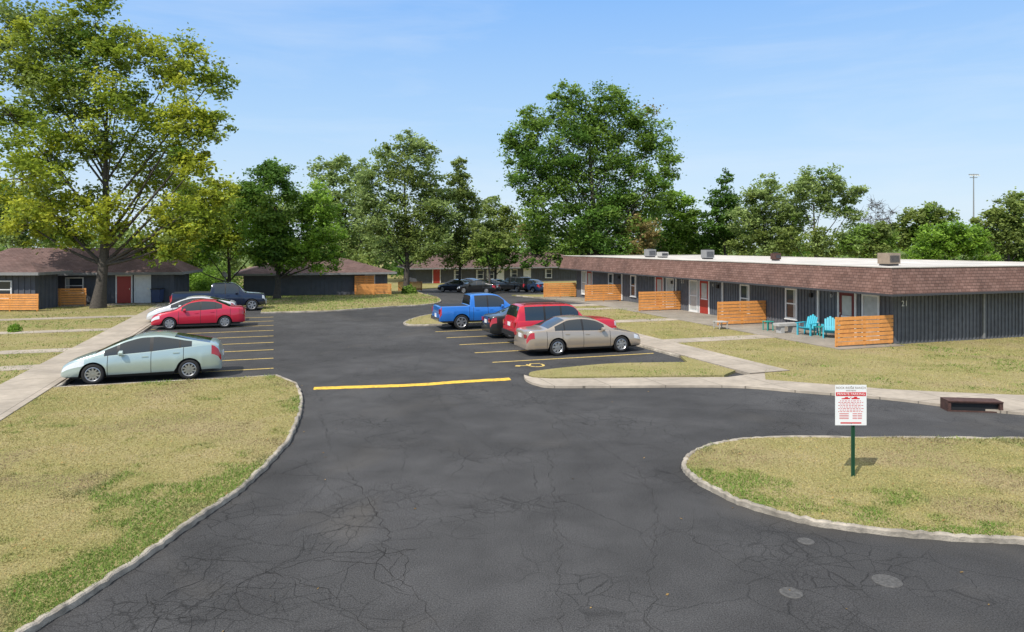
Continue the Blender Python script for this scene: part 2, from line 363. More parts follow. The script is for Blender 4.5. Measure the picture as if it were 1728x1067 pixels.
def crack(pts,w=.02,jit=.06,br=.25,mb=None,depth=0):
    q=[]
    for i in range(len(pts)-1):
        A=Vector(pts[i]);B=Vector(pts[i+1]); d=(B-A).length; k=max(2,int(d/.12))
        for j in range(k):
            p=A.lerp(B,j/k); q.append((p.x+random.gauss(0,jit),p.y+random.gauss(0,jit)))
    q.append(tuple(pts[-1]))
    ws=[max(.003,w*random.uniform(.2,1.2)*(1-.5*i/len(q))) for i in range(len(q))]
    strip(mb,q,ws,.004+depth*.001)
    if depth<2:
        for i in range(2,len(q)-2):
            if random.random()<br*.25:
                an=random.uniform(0,6.28); l_=random.uniform(.4,1.6)
                crack([q[i],(q[i][0]+math.cos(an)*l_*.5,q[i][1]+math.sin(an)*l_*.5),(q[i][0]+math.cos(an+.4)*l_,q[i][1]+math.sin(an+.4)*l_)],w*.6,jit*.6,br*.6,mb,depth+1)
mb=MB()
for pl,w,b in [([(590,800),(625,850),(660,905),(640,950),(700,1000),(745,1065)],.016,.9),([(380,845),(470,870),(560,862),(640,850),(760,828)],.011,.9),
 ([(700,930),(560,935),(440,915),(350,900)],.011,1.0),([(640,950),(520,945),(400,985),(360,1067)],.012,.9),([(870,645),(930,700),(1000,745),(1070,790)],.012,.3),
 ([(925,760),(935,850),(945,960),(950,1067)],.011,.15),([(1075,790),(1110,860),(1100,960),(1095,1067)],.010,.4),([(1160,900),(1250,960),(1400,1010),(1480,1065)],.008,.3),
 ([(240,1000),(270,1040),(255,1067)],.015,.5),([(730,655),(760,700),(830,760),(860,800)],.009,.3),([(540,700),(560,760),(590,800)],.010,.3),([(505,770),(560,830),(600,850)],.01,.6),([(760,828),(850,850),(930,850)],.008,.4),
 ([(1000,745),(1100,752),(1160,775)],.010,.3),([(1250,690),(1400,700),(1700,722)],.014,.2),([(590,755),(685,757),(680,795),(585,797)],.010,.1),([(450,960),(560,1000),(620,1065)],.010,.8),([(300,940),(420,950),(520,945)],.010,.9),([(560,862),(600,900),(560,935),(520,945)],.009,.8)]:
    crack([G(*p) for p in pl],w,.035,b,mb)
mb.build('asphalt_crack',M['crack'])['kind']='structure'
for px,py,r in [(1497,981,.18),(1335,1001,.14),(1360,914,.12)]:
    x,y=G(px,py); mb=MB(); mb.tube([(x,y,-.02),(x,y,.006),(x,y,.012)],[r,r,r*.93],20)
    o=mb.build('utility_cover',M['lid']); tag(o,{1497:'largest round worn utility cover in the asphalt, rightmost of three',1335:'round utility cover in the asphalt, nearest to the camera of three',1360:'smallest round utility cover, closest to the corner lawn kerb'}[px],'utility cover')
# ---------------- grass blades
def vn(x,y,s,seed):
    r=np.random.default_rng(seed).random((256,256)); X=x*s+100; Y=y*s+100; xi=np.floor(X).astype(int);yi=np.floor(Y).astype(int);fx=X-xi;fy=Y-yi
    fx=fx*fx*(3-2*fx);fy=fy*fy*(3-2*fy); g_=lambda a,b:r[a%256,b%256]
    return (g_(xi,yi)*(1-fx)+g_(xi+1,yi)*fx)*(1-fy)+(g_(xi,yi+1)*(1-fx)+g_(xi+1,yi+1)*fx)*fy
def inpoly(x,y,poly):
    ins=np.zeros(len(x),bool); n=len(poly)
    for i in range(n):
        x1,y1=poly[i];x2,y2=poly[(i+1)%n]
        if y1==y2: continue
        c=((y1>y)!=(y2>y))&(x<(x2-x1)*(y-y1)/(y2-y1)+x1); ins^=c
    return ins
def blades(name,poly,n,green_edge=None,bias=0,ymax=60,ymin=6.5):
    u=rng.random(n*3); Y=ymin*(ymax/ymin)**u; X=(rng.random(n*3)*2-1)*Y*.80
    k=inpoly(X,Y,poly); X=X[k][:n];Y=Y[k][:n]; n=len(X)
    if n==0: return
    sx=X*.35+Y*.94
    gr=.25*vn(X,Y,.35,1)+.30*vn(X,Y,1.1,2)+.25*vn(X,Y,3.5,3)+.20*vn(X*.3,sx*1.2,1.0,8)+bias
    if green_edge is not None:
        E=np.array(green_edge); d=np.full(n,9.)
        for e in E[::2]: d=np.minimum(d,np.hypot(X-e[0],Y-e[1]))
        gr+=np.clip(1-d/1.15,0,1)*.36*(vn(X,Y,.5,9)+.15)
    m=(np.clip((gr-.555)/.17,0,1)*.85+.12*rng.random(n))[:,None]
    straw=np.array([.47,.385,.165]);grn=np.array([.16,.265,.045]);dirt=np.array([.36,.27,.17])
    c=straw*(1-m)+grn*m; dm=np.clip((vn(X,Y,.8,5)-.64)/.15,0,1)[:,None]*.8; c=c*(1-dm)+dirt*dm
    c=c*(.66+.56*rng.random((n,1)))*(1+.15*(rng.random((n,3))-.5))
    sc=(Y/10)**.7; hh=(.010+.018*rng.random(n))*sc**.7*(.7+1.2*m[:,0]); w=.0055*sc*(1+rng.random(n))
    an=rng.random(n)*6.283; dx=np.cos(an)*w;dy=np.sin(an)*w; lx=(rng.random(n)-.5)*hh*3.0;ly=(rng.random(n)-.5)*hh*3.0
    zz=ZL-DK*np.clip(Y-52,0,32)
    V=np.zeros((n,3,3)); V[:,0]=np.stack([X-dx,Y-dy,zz-.005],1);V[:,1]=np.stack([X+dx,Y+dy,zz-.005],1);V[:,2]=np.stack([X+lx,Y+ly,zz+hh],1)
    o=npmesh(name,V.reshape(-1,3),3,np.repeat(c,3,0),M['blade']); tag(o,None,None,None,'stuff')
    return o
GR=[('near_left_lawn',170000,leftcurve+edge24,.0,25),('corner_lawn',105000,islc,-.01,22),('right_lawn',75000,None,.03,62),('left_lawn',40000,None,.12,58),('far_lawn',25000,None,.27,70),('small_island',14000,None,.02,30),('middle_island',9000,None,.08,50)]
GL={'near_left_lawn':'short dry grass on the near left lawn','corner_lawn':'dry grass on the corner lawn around the parking sign','right_lawn':'patchy grass in front of the long apartment building','left_lawn':'grass left of the pale sidewalk','far_lawn':'greener grass on the far lawn behind the cars','small_island':'grass on the small island beside the gold sedan','middle_island':'grass on the island behind the blue pickup'}
for nm,n,ed,b,ym in GR:
    o=blades('grass',LAWNS[nm],n,ed,b,ym,{'near_left_lawn':6.5,'corner_lawn':9.5,'right_lawn':18,'left_lawn':18,'far_lawn':42,'small_island':19,'middle_island':33}[nm])
    if o: o['label']=GL[nm]; o['category']='grass'
n=1500; Y=7*(48/7)**rng.random(n); X=(rng.random(n)*2-1)*Y*.75; Pn=np.stack([X,Y,np.full(n,.012)],1)
for k in ('near_left_lawn','corner_lawn','right_lawn','left_lawn','small_island','middle_island'): Pn[inpoly(X,Y,LAWNS[k]),2]=.125
keep=(rng.random(n)<.07)|(Pn[:,2]>.1); Pn=Pn[keep]; n=len(Pn); an=rng.random(n)*6.28; u=np.stack([np.cos(an),np.sin(an),rng.random(n)*.5],1); v=np.stack([-np.sin(an),np.cos(an),rng.random(n)*.3],1); s_=(.014+.018*rng.random((n,1)))*(Pn[:,1:2]/12)**.4
c=np.array([.34,.22,.08])*(.4+.9*rng.random((n,1)))
o=npmesh('fallen_leaves',np.stack([Pn-u*s_,Pn-v*s_*.6,Pn+u*s_,Pn+v*s_*.6],1).reshape(-1,3),4,np.repeat(c,4,0),M['blade']); tag(o,'dry fallen leaves scattered over lawns and asphalt','leaves',None,'stuff')
# ---------------- TREES
def tree(name,label,bpx,Y,lobes,n,size,pal,tr=.25,group=None,depth=1.0,droop=0,trunk_top=None,lean=0,bare=False,cl=1.0):
    base_z=drop(Y); X0=(bpx-864)/F*Y; root=empty(name,(X0,Y,base_z),0,label,'tree',group); root['_k']=1
    W=[]
    for lb in lobes:
        px,py,r=lb[:3]; ci=lb[3] if len(lb)>3 else 0; asp=lb[4] if len(lb)>4 else 1.
        R=r/F*Y; W.append((np.array([(px-864)/F*Y-X0,random.uniform(-1,1)*R*.6*depth,HC+(HZ-py)/F*Y-base_z]),R,ci,asp))
    area=sum(w[1]**2 for w in W); tri=[];cols=[]; limbs=MB()
    ztop=max(w[0][2] for w in W)
    th=trunk_top or ztop*.8
    pts=[]; K=9
    for i in range(K):
        t=i/(K-1); pts.append((lean*t+math.sin(t*5)*tr*.5*(t>0),math.cos(t*4)*tr*.3*t,th*t-.1))
    rad=[tr*(1.45 if i==0 else 1)*(1-.85*i/(K-1)) for i in range(K)]
    limbs.tube(pts,rad,10)
    for c,R,ci,asp in W:
        nl=int(n*R*R/area); nc=max(5,int(17*cl*(1+.25*R)))
        t0=min(.85,max(.22,(c[2]-abs(c[0])*.8-R*.5)/th*.75)); k0=t0*(K-1); i0=int(k0); s0=Vector(pts[i0]).lerp(Vector(pts[min(i0+1,K-1)]),k0-i0)
        cc=Vector(c); mid=s0.lerp(cc,.5)+Vector((random.uniform(-.1,.1)*R,0,-.12*R)); r0=max(.03,tr*(1-.85*t0)*.42)
        limbs.tube([s0,s0.lerp(mid,.5)+Vector((0,0,-.03*R)),mid,mid.lerp(cc,.6),cc],[r0,r0*.8,r0*.6,r0*.4,r0*.25],6)
        for j in range(nc):
            d=rng.normal(size=3); d/=np.linalg.norm(d); rr=R*(.30+.75*rng.random()**.7)
            cp=c+d*np.array([1,depth,asp])*rr*.85; cp[2]-=droop*R*rng.random()*.5
            rc=R*(.16+.28*rng.random())
            if j%2==0 or bare: limbs.tube([cc,cc.lerp(Vector(cp),.5)+Vector((0,0,.06*R)),Vector(cp)],[r0*.25,r0*.15,.010*Y/50],5)
            if bare: 
                for q in range(4):
                    e=Vector(cp)+Vector(rng.normal(size=3))*R*.35; limbs.tube([Vector(cp),e],[.015*Y/50,.006*Y/50],4)
                continue
            m=max(6,int(nl/nc*(.5+rng.random()))); dd=rng.normal(size=(m,3)); dd/=np.linalg.norm(dd,axis=1)[:,None]
            rad_=rc*(rng.random(m)**.5)[:,None]*(1+1.1*(rng.random((m,1))<.25)*rng.random((m,1)))
            Pp=cp+dd*rad_*np.array([1.25,1.25,.75])
            u=rng.normal(size=(m,3)); u[:,2]*=.5; u/=np.linalg.norm(u,axis=1)[:,None]; v=np.cross(u,rng.normal(size=(m,3))*np.array([.6,.6,1.3])); v/=np.linalg.norm(v,axis=1)[:,None]
            s_=(size*(.55+.8*rng.random(m)))[:,None]
            q=np.stack([Pp-u*s_,Pp-v*s_*.55,Pp+u*s_,Pp+v*s_*.55],1); tri.append(q.reshape(-1,3))
            # neighbouring colours bleed into each other clump by clump
            pc=pal[ci] if random.random()<.72 else pal[random.choice(W)[2]]
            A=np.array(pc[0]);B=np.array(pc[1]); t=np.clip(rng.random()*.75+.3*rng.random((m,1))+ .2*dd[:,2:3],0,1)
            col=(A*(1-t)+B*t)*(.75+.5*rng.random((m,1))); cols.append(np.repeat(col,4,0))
    limbs.build('trunk',M['bark'],root,smooth=True,sharp=60)
    if tri: npmesh('crown',np.concatenate(tri),4,np.concatenate(cols),M['leaf'],root)
    return root
DG=((.06,.13,.025),(.15,.28,.045)); MG=((.11,.20,.03),(.26,.39,.07)); YG=((.24,.31,.035),(.56,.58,.06)); LG=((.18,.26,.08),(.38,.48,.16)); OL=((.13,.19,.05),(.33,.40,.10)); BG=((.13,.25,.03),(.30,.47,.06)); DRY=((.20,.17,.06),(.40,.30,.12)); MX=((.15,.23,.03),(.42,.50,.06))
PAL=[DG,MG,YG,LG,OL,BG,DRY,MX]
tree('maple_tree','huge maple with yellow and green leaves on the left lawn, tallest tree on the left',165,47,
 [(90,60,66,4),(180,20,52,7),(30,110,50,4),(215,80,64,7),(290,105,60,2),(350,130,38,7),(120,150,68,4),(40,200,55,7),(210,190,72,7),(310,215,60,2),(365,215,34,7),(110,260,68,7),(20,300,55,2),(230,285,70,2),(330,285,48,2),(100,350,58,2),(40,380,46,2),(190,360,55,2),(280,370,54,2),(300,410,44,2),(130,400,33,7),(250,420,36,7),(340,370,44,7),(370,330,38,2),(0,40,45,4),(65,130,42,4),(150,80,45,1),(170,250,40,4)],
 74000,.14,PAL,.38,trunk_top=14,depth=1.15,lean=.9,cl=1.15)
tree('maple_tree','low yellow tinged tree behind the red sedan, right of the huge maple',385,62,[(330,345,52,7),(390,350,48,2),(440,355,42,2),(465,385,30,2),(400,395,42,7),(350,415,45,5),(310,440,32,1)],16000,.17,PAL,.2)
tree('shade_tree','dense dark green tree left of centre beside the dark garage wall',467,58,[(430,305,30,0),(480,310,35,0),(455,290,22,0),(420,345,42,1),(475,360,48,1),(530,345,42,5),(545,395,38,5),(500,405,48,1),(450,405,45,5),(520,435,38,5),(470,432,36,0),(555,435,24,5)],38000,.14,PAL,.26,cl=1.2)
tree('tall_tree','pale green hazy tree rising behind the dark green tree',575,100,[(545,290,28,3),(575,280,25,3),(560,330,38,3),(600,320,35,3),(585,370,45,3),(610,290,25,3),(560,410,40,3),(610,410,40,3)],14000,.25,PAL,.3)
tree('shade_tree','tall open green tree over the middle, trunk in the centre lawn',685,76,[(690,245,28,3),(650,275,33,3),(715,265,30,3),(680,300,42,4),(630,310,30,3),(725,310,35,3),(650,350,44,3),(705,355,44,4),(740,370,38,3),(625,370,34,3),(680,400,42,4),(650,425,30,3),(725,415,40,4),(615,340,24,3)],32000,.17,PAL,.33)
tree('shade_tree','soft grey green tree with drooping boughs between the tall open tree and the hazy tree',775,80,[(775,275,16,4),(772,303,24,4),(788,328,27,4),(758,340,26,3),(782,365,32,4),(755,390,32,4),(795,395,28,4),(772,422,30,4)],16000,.17,PAL,.2,droop=.5)
tree('ornamental_tree','small grey green tree left of the biggest oak',835,88,[(830,350,27,3),(855,370,27,4),(812,383,30,3),(845,400,34,4),(825,430,30,4),(860,430,25,1)],11000,.2,PAL,.2)
tree('oak_tree','biggest round green tree in the middle, behind the long building',1000,80,[(960,170,38,1),(1030,172,40,1),(905,200,38,1),(990,210,55,1),(1075,195,40,1),(880,245,38,1),(940,250,55,0),(1030,255,60,1),(1105,240,42,1),(1125,275,26,1),(890,295,45,0),(960,310,60,1),(1045,315,60,0),(1105,310,40,1),(915,350,48,1),(990,365,55,0),(1070,360,50,1),(900,400,40,1),(960,410,45,1),(1030,410,45,0),(866,235,23,1),(1075,400,38,6),(900,430,30,0)],84000,.18,PAL,.55)
tree('shade_tree','green tree just right of the biggest oak behind the roof',1140,92,[(1150,345,28,5),(1125,365,32,5),(1165,375,28,1),(1140,400,37,5),(1110,410,32,1),(1175,410,28,1),(1120,340,22,1)],14000,.22,PAL,.25)
tree('conifer','dark pointed evergreen behind the middle of the long roof',1222,88,[(1222,305,15,0,1.5),(1215,335,23,0),(1232,350,27,0),(1208,375,30,0),(1235,395,32,0),(1200,410,28,0)],14000,.19,PAL,.25)
tree('shade_tree','yellow green bushy tree behind the roof vents',1290,82,[(1300,315,24,3),(1275,335,30,3),(1312,345,32,3),(1260,365,30,3),(1295,380,38,3),(1332,378,28,3),(1258,405,32,4),(1310,410,35,3)],19000,.18,PAL,.25)
tree('shade_tree','open airy tree with bare lower limbs, right of the roof vents',1375,78,[(1370,305,26,3),(1345,320,26,3),(1400,308,28,3),(1433,328,26,3),(1390,345,30,3),(1350,362,26,3),(1430,362,26,3),(1335,405,28,4),(1385,408,30,4),(1430,410,26,1)],15500,.17,PAL,.3)
tree('bare_tree','leafless grey tree standing on the skyline right of centre',1478,100,[(1465,370,22),(1490,360,20),(1478,345,14),(1500,375,16)],10,.2,PAL,.16,bare=True)
tree('shade_tree','low dark green tree beneath the bare tree on the skyline',1475,95,[(1450,395,22,1),(1480,392,20,4),(1500,405,24,1),(1465,415,28,4),(1435,415,22,1)],8000,.22,PAL,.2)
tree('shade_tree','spreading olive tree on the skyline beside the bare tree',1560,100,[(1540,370,25,4),(1565,360,23,4),(1590,375,24,1),(1550,395,30,1),(1520,398,26,4),(1585,405,26,4)],10500,.24,PAL,.25)
tree('round_tree','bright green rounded tree behind the right end of the roof',1610,75,[(1610,395,26,5),(1575,405,30,5),(1645,405,30,5),(1610,420,36,5),(1560,430,25,5),(1660,428,28,5)],16000,.16,PAL,.25)
tree('shade_tree','olive tree at the right edge of the photo behind the roof',1700,88,[(1700,355,26,4),(1728,345,26,4),(1675,370,24,4),(1715,385,34,4),(1745,380,30,1),(1690,410,34,4),(1730,420,34,1),(1655,385,20,4)],15000,.22,PAL,.3)
tree('shade_tree','hazy green tree at the left edge behind the huge maple',20,90,[(0,330,35,1),(40,350,35,3),(-20,370,40,1),(20,385,40,3),(70,390,35,1)],10000,.25,PAL,.3)
tree('shade_tree','thin tree between the huge maple and the dark garage',345,84,[(310,370,30,3),(345,385,35,3),(375,415,30,5),(320,425,35,5),(390,440,25,3),(350,450,25,5),(310,455,25,1)],11000,.22,PAL,.2)
tree('ornamental_tree','dark small tree in front of the far red door building',825,74,[(815,405,22,4),(845,410,22,4),(830,430,25,1),(800,432,22,4)],6500,.17,PAL,.16)
tri=[];cols=[]
for i in range(640):
    x=random.uniform(-150,170); Y=random.uniform(114,140); top=8.0+2.6*math.sin(x*.11)+1.5*math.sin(x*.33+1)+random.uniform(-.8,.8)
    if x>25: top=6.6+.9*math.sin(x*.21)+.6*math.sin(x*.5)+random.uniform(-.8,.8)
    z=random.uniform(-1.5,top); R=random.uniform(1.6,3.0); m=120
    dd=rng.normal(size=(m,3)); dd/=np.linalg.norm(dd,axis=1)[:,None]; Pp=np.array([x,Y,z])+dd*R*(rng.random((m,1))**.4)
    u=rng.normal(size=(m,3));u/=np.linalg.norm(u,axis=1)[:,None];v=np.cross(u,rng.normal(size=(m,3)));v/=np.linalg.norm(v,axis=1)[:,None]
    s_=(.38*(.6+.8*rng.random(m)))[:,None]; tri.append(np.stack([Pp-u*s_,Pp-v*s_*.6,Pp+u*s_,Pp+v*s_*.6],1).reshape(-1,3))
    pc=PAL[random.choice([0,1,3,4,4,1])]; t=rng.random((m,1))*.5+random.random()*.5; cols.append(np.repeat(np.array(pc[0])*(1-t)+np.array(pc[1])*t,4,0))
o=npmesh('distant_wood',np.concatenate(tri),4,np.concatenate(cols),M['leaf']); tag(o,'far off wood filling the skyline behind the trees','woodland',None,'stuff'); o['_k']=1
# ---------------- BUILDINGS
def batten_wall(mb,p0,p1,z0,z1,out,pitch=.22,th=.12):
    p0=Vector(p0);p1=Vector(p1); d=(p1-p0); Ln=d.length; d.normalize(); o=Vector(out)
    def b(a,bb,i,e,za,zb):
        c=[p0+d*a-o*i,p0+d*bb-o*i,p0+d*bb+o*e,p0+d*a+o*e]; k=len(mb.v)
        mb.v+=[(c_.x,c_.y,za) for c_ in c]+[(c_.x,c_.y,zb) for c_ in c]
        for q in ((0,3,2,1),(4,5,6,7),(0,1,5,4),(1,2,6,5),(2,3,7,6),(3,0,4,7)): mb.f.append(tuple(k+x for x in q)); mb.m.append(0)
    b(0,Ln,th,0,z0,z1); x=.03
    while x<Ln-.05: b(x,x+.08,0,.04,z0+.01,z1-.01); x+=pitch
def door(root,y,name='door',m='red',w=.92,h=2.05,z0=.12,x=-.0,glassy=True,axis='y',label=None):
    def B(a,b,z0_,z1_,e0,e1,mb):
        if axis=='y': mb.box((x-e1,a,z0_),(x-e0,b,z1_))
        else: mb.box((a,x-e1,z0_),(b,x-e0,z1_))
    mb=MB(); B(y-w/2,y+w/2,z0,z0+h,.03,.06,mb)
    d=mb.build(name,M[m],root)
    if label:d['label']=label
    f=MB(); B(y-w/2-.09,y-w/2,z0,z0+h+.09,.02,.09,f); B(y+w/2,y+w/2+.09,z0,z0+h+.09,.02,.09,f); B(y-w/2,y+w/2,z0+h,z0+h+.09,.02,.09,f)
    f.build('frame',M['white'],d)
    if glassy:
        g_=MB(); B(y-w/2+.18,y+w/2-.18,z0+.95,z0+h-.2,.062,.07,g_); g_.build('pane',M['curtain'],d)
        g_=MB(); B(y-w/2+.12,y+w/2-.12,z0+.85,z0+.93,.062,.075,g_); g_.build('crossbar',M['white'],d)
    k=MB(); B(y+w/2-.12,y+w/2-.07,z0+.98,z0+1.06,.062,.11,k); k.build('handle',M['chrome'],d)
def window(root,y,w=.85,z0=.55,z1=2.1,x=0.,axis='y',gm='glass'):
    def B(a,b,z0_,z1_,e0,e1,mb):
        if axis=='y': mb.box((x-e1,a,z0_),(x-e0,b,z1_))
        else: mb.box((a,x-e1,z0_),(b,x-e0,z1_))
    f=MB(); t=.08
    B(y-w/2,y-w/2+t,z0,z1,.02,.09,f);B(y+w/2-t,y+w/2,z0,z1,.02,.09,f);B(y-w/2+t,y+w/2-t,z0,z0+t,.02,.09,f);B(y-w/2+t,y+w/2-t,z1-t,z1,.02,.09,f);B(y-w/2+t,y+w/2-t,(z0+z1)/2-.03,(z0+z1)/2+.03,.02,.08,f)
    fo=f.build('window',M['white'],root); g_=MB(); B(y-w/2+t,y+w/2-t,z0+t,z1-t,.041,.05,g_); g_.build('pane',M[gm],fo)
    c=MB(); B(y-w/2+t+.03,y-w/2+t+.2,z0+t,z1-t,.051,.055,c); c.build('curtain',M['curtain'],fo)
    s=MB(); B(y-w/2-.03,y+w/2+.03,z0-.05,z0-.003,.02,.12,s); s.build('sill',M['white'],fo)
def text(s,size,m,parent,loc,rot,name='lettering',ext=.004,align='CENTER'):
    cu=bpy.data.curves.new('t','FONT'); cu.body=s; cu.size=size; cu.extrude=ext; cu.align_x=align; cu.align_y='CENTER'
    t=bpy.data.objects.new('t',cu); COL.objects.link(t); dg=bpy.context.evaluated_depsgraph_get(); me=bpy.data.meshes.new_from_object(t.evaluated_get(dg))
    bpy.data.objects.remove(t); me.materials.clear(); me.materials.append(m); o=bpy.data.objects.new(name,me); COL.objects.link(o)
    if parent:o.parent=parent
    o.location=loc;o.rotation_euler=rot; return o
cx,cy=U(25,22.9); R=empty('apartment_building',(cx,cy,0),TH,'long low dark slate apartment building with red brown shingled fascia and white flat roof','building')
LEN=33.0;DEP=12.5;E1=1.2;E2=1.0;ZB=2.26;ZT=3.36;IN=.32
mb=MB(); batten_wall(mb,(0,0),(0,LEN),-.6,ZB+.3,(-1,0)); batten_wall(mb,(0.12,0),(DEP,0),.02,ZB+.3,(0,-1)); batten_wall(mb,(DEP,0.12),(DEP,LEN),-.6,ZB+.3,(1,0)); batten_wall(mb,(.12,LEN),(DEP-.12,LEN),-.6,ZB+.3,(0,1))
wl=mb.build('wall',M['siding'],R)
for xx in (2.44,4.88,7.32,9.76): j=MB(); j.box((xx-.012,-.050,.1),(xx+.012,-.041,ZB-.04)); j.build('panel_joint',M['trim'],wl)
mb=MB(); a0=(-E1,-E2);a1=(DEP+1,-E2);a2=(DEP+1,LEN+1);a3=(-E1,LEN+1); b0=(-E1+IN,-E2+IN);b1=(DEP+1-IN,-E2+IN);b2=(DEP+1-IN,LEN+1-IN);b3=(-E1+IN,LEN+1-IN)
A=[a0,a1,a2,a3];B=[b0,b1,b2,b3]
for i in range(4): j=(i+1)%4; mb.face([(*A[i],ZB),(*A[j],ZB),(*B[j],ZT),(*B[i],ZT)])
fas=mb.build('shingled_fascia',M['shingle'],R)
mb=MB()
mb.box((b0[0]-.04,b0[1]-.04,ZT+.002),(b1[0]+.04,b0[1]+.2,ZT+.04)); mb.box((b0[0]-.04,b2[1]-.2,ZT+.002),(b1[0]+.04,b2[1]+.04,ZT+.04))
mb.box((b0[0]-.04,b0[1]+.2,ZT+.002),(b0[0]+.2,b2[1]-.2,ZT+.04)); mb.box((b1[0]-.2,b0[1]+.2,ZT+.002),(b1[0]+.04,b2[1]-.2,ZT+.04)); mb.build('roof_edge',M['roofwhite'],fas)
mb=MB(); mb.face([(*b0,ZT-.02),(*b1,ZT+.0),(*b2,ZT+.0),(*b3,ZT-.02)]); mb.build('roof',M['roofwhite'],R)
mb=MB(); mb.box((-E1,-E2,ZB-.02),(DEP+1,LEN+1,ZB-.002)); mb.build('soffit',M['soffit'],R)
mb=MB(); mb.box((-E1-.02,-E2-.02,ZB-.05),(DEP+1,-E2+.03,ZB+.04)); mb.box((-E1-.02,-E2+.03,ZB-.05),(-E1+.03,LEN+1,ZB+.04)); mb.build('fascia_board',M['trim'],R)
for y in (1.2,14.95,17.7,31.3): window(R,y,.95,.15,2.12,gm='curtain')
for i,y in enumerate((2.55,13.8,19.05,30.2)): door(R,y,'door','maroon' if i==0 else 'red')
for y in (6.2,9.9,22.7,26.3): window(R,y)
for x,y in ((5.1,-.12),(9.3,-.12)):
    mb=MB(); mb.box((x-.05,y-.0,.12),(x+.05,y+.06,ZB-.03)); mb.build('downspout',M['steel'],R)
for y in (4.3,11.9,16.9,24.4):
    mb=MB(); mb.box((-.13,y-.05,.15),(-.06,y+.05,ZB-.03)); mb.build('downspout',M['white'],R)
    mb=MB(); mb.box((-.17,y+.4,1.75),(-.05,y+.55,1.95)); mb.build('wall_lamp',M['black'],R)
for k,c in enumerate('21'):
    text(c,.34,M['white'],R,(.40+k*.19,-.06,1.80),(math.pi/2,0,0),'house_number')
    text(c,.34,M['white'],R,(-.06,16.3-k*.19,1.95),(math.pi/2,0,-math.pi/2),'house_number')
text('D',.2,M['white'],R,(-.06,3.5,1.9),(math.pi/2,0,-math.pi/2),'house_letter'); text('C',.2,M['white'],R,(-.06,12.9,1.9),(math.pi/2,0,-math.pi/2),'house_letter')
def fence(x,y,rz,w,label,group,h=1.15,z0=.12,n=7):
    r=empty('slat_fence',(x,y,z0),rz,label,'fence',group); mb=MB(); sh=h/n
    for i in range(n):
        t_=random.uniform(-.006,.006); mb.box((0,-.02+t_,.05+i*sh),(w+random.uniform(-.012,.012),.003+t_,.05+i*sh+sh-.028))
    mb.build('slat_panel',M['cedar'],r)
    for px in (.06,w/2,w-.14):
        p=MB(); p.box((px,.011,-.04),(px+.085,.09,h+.02)); p.build('post',M['cedar'],r)
    return r
GF='orange slat fences between the patios of the long building'
fl=['nearest orange slat fence at the corner marked 21, in front of the blue chairs','second orange slat fence of the long building, counted from the near corner','third orange slat fence of the long building, counted from the near corner','fourth orange slat fence of the long building, counted from the near corner','farthest orange slat fence of the long building, by the far car park']
for i,s in enumerate((0,8.2,16.5,24.6,33.0)):
    x,y=U(25-3.1-(.1 if i==0 else 0),22.85+s); fence(x,y,TH,3.05,fl[i],GF,1.2)
def hip(name,label,x0,y0,rz,w,d,eave,ridge,ov=.8,shm='shingle2',flat=0):
    r=empty(name,(x0,y0,0),rz,label,'building'); mb=MB()
    batten_wall(mb,(0,0),(w,0),-.4,eave,(0,-1),.4); batten_wall(mb,(0,.12),(0,d),-.4,eave,(-1,0),.4); batten_wall(mb,(w,.12),(w,d),-.4,eave,(1,0),.4); batten_wall(mb,(.12,d),(w-.12,d),-.4,eave,(0,1),.4)
    mb.build('wall',M['siding2'],r)
    X0,X1,Y0,Y1=-ov,w+ov,-ov,d+ov; hd=(Y1-Y0)/2*(1-flat); mb=MB(); e=eave+.02
    c=[(X0,Y0,e),(X1,Y0,e),(X1,Y1,e),(X0,Y1,e)]; t=[(X0+hd,Y0+hd,ridge),(X1-hd,Y0+hd,ridge),(X1-hd,Y1-hd+.01,ridge),(X0+hd,Y1-hd+.01,ridge)]
    for i in range(4): j=(i+1)%4; mb.face([c[i],c[j],t[j],t[i]])
    mb.face(t); ro=mb.build('roof',M[shm],r)
    f=MB(); f.box((X0,Y0-.03,e-.16),(X1,Y0,e+.03)); f.box((X0-.03,Y0,e-.16),(X0,Y1,e+.03)); f.box((X1,Y0,e-.16),(X1+.03,Y1,e+.03)); f.build('fascia_board',M['eave'],ro)
    s=MB(); s.box((X0,Y0,e-.1),(X1,Y1,e-.08)); s.build('soffit',M['soffit'],r)
    return r
L1=hip('apartment_building','dark low apartment building behind the huge maple with red door and brown hip roof',-38.62,48.72,.2,14,4.5,2.3,4.1)
door(L1,10.66,'door','red',.95,1.95,.1,-.03,False,'x'); door(L1,11.9,'door','white',.95,1.95,.1,-.03,False,'x',label='white door')
for x in (3.2,7.4): window(L1,x,1.2,.8,2.0,-.03,'x')
L0=hip('apartment_building','dark building end with flat grey overhanging eave at the far left edge',-48.7,45.6,0,17.6,2.2,2.5,3.2,.65)
window(L0,15.6,1.1,.8,2.,-.03,'x'); window(L0,11,1.1,.8,2.,-.03,'x'); door(L0,13.4,'door','white',.9,1.95,.1,-.03,False,'x')
x,y=U(-2.6,69.1); B2=hip('apartment_building','dark garage like building with shingled roof behind the dark green tree',x,y,TH,13.2,10,2.1,3.8,.8,'shingle2')
window(B2,11.5,1.0,.9,1.9,-.03,'x')
x,y=U(19,97.5); B3=hip('apartment_building','far dark apartment building with red door behind the distant parked cars',x,y,TH,28,10,2.25,4.4,.9)
for xx,mm in ((2.9,'red'),(12.4,'white'),(16.6,'white')): door(B3,xx,'door',mm,1.0,2.0,.1,-.03,False,'x')
for xx in (6,9.3,10.9,14.5,20): window(B3,xx,1.1,.6,1.95,-.03,'x')
G2='orange slat fences by the left buildings'
fence(-34.0,44.6,0,3.8,'orange slat fence at the far left edge in front of the flat eaved building',G2,1.05)
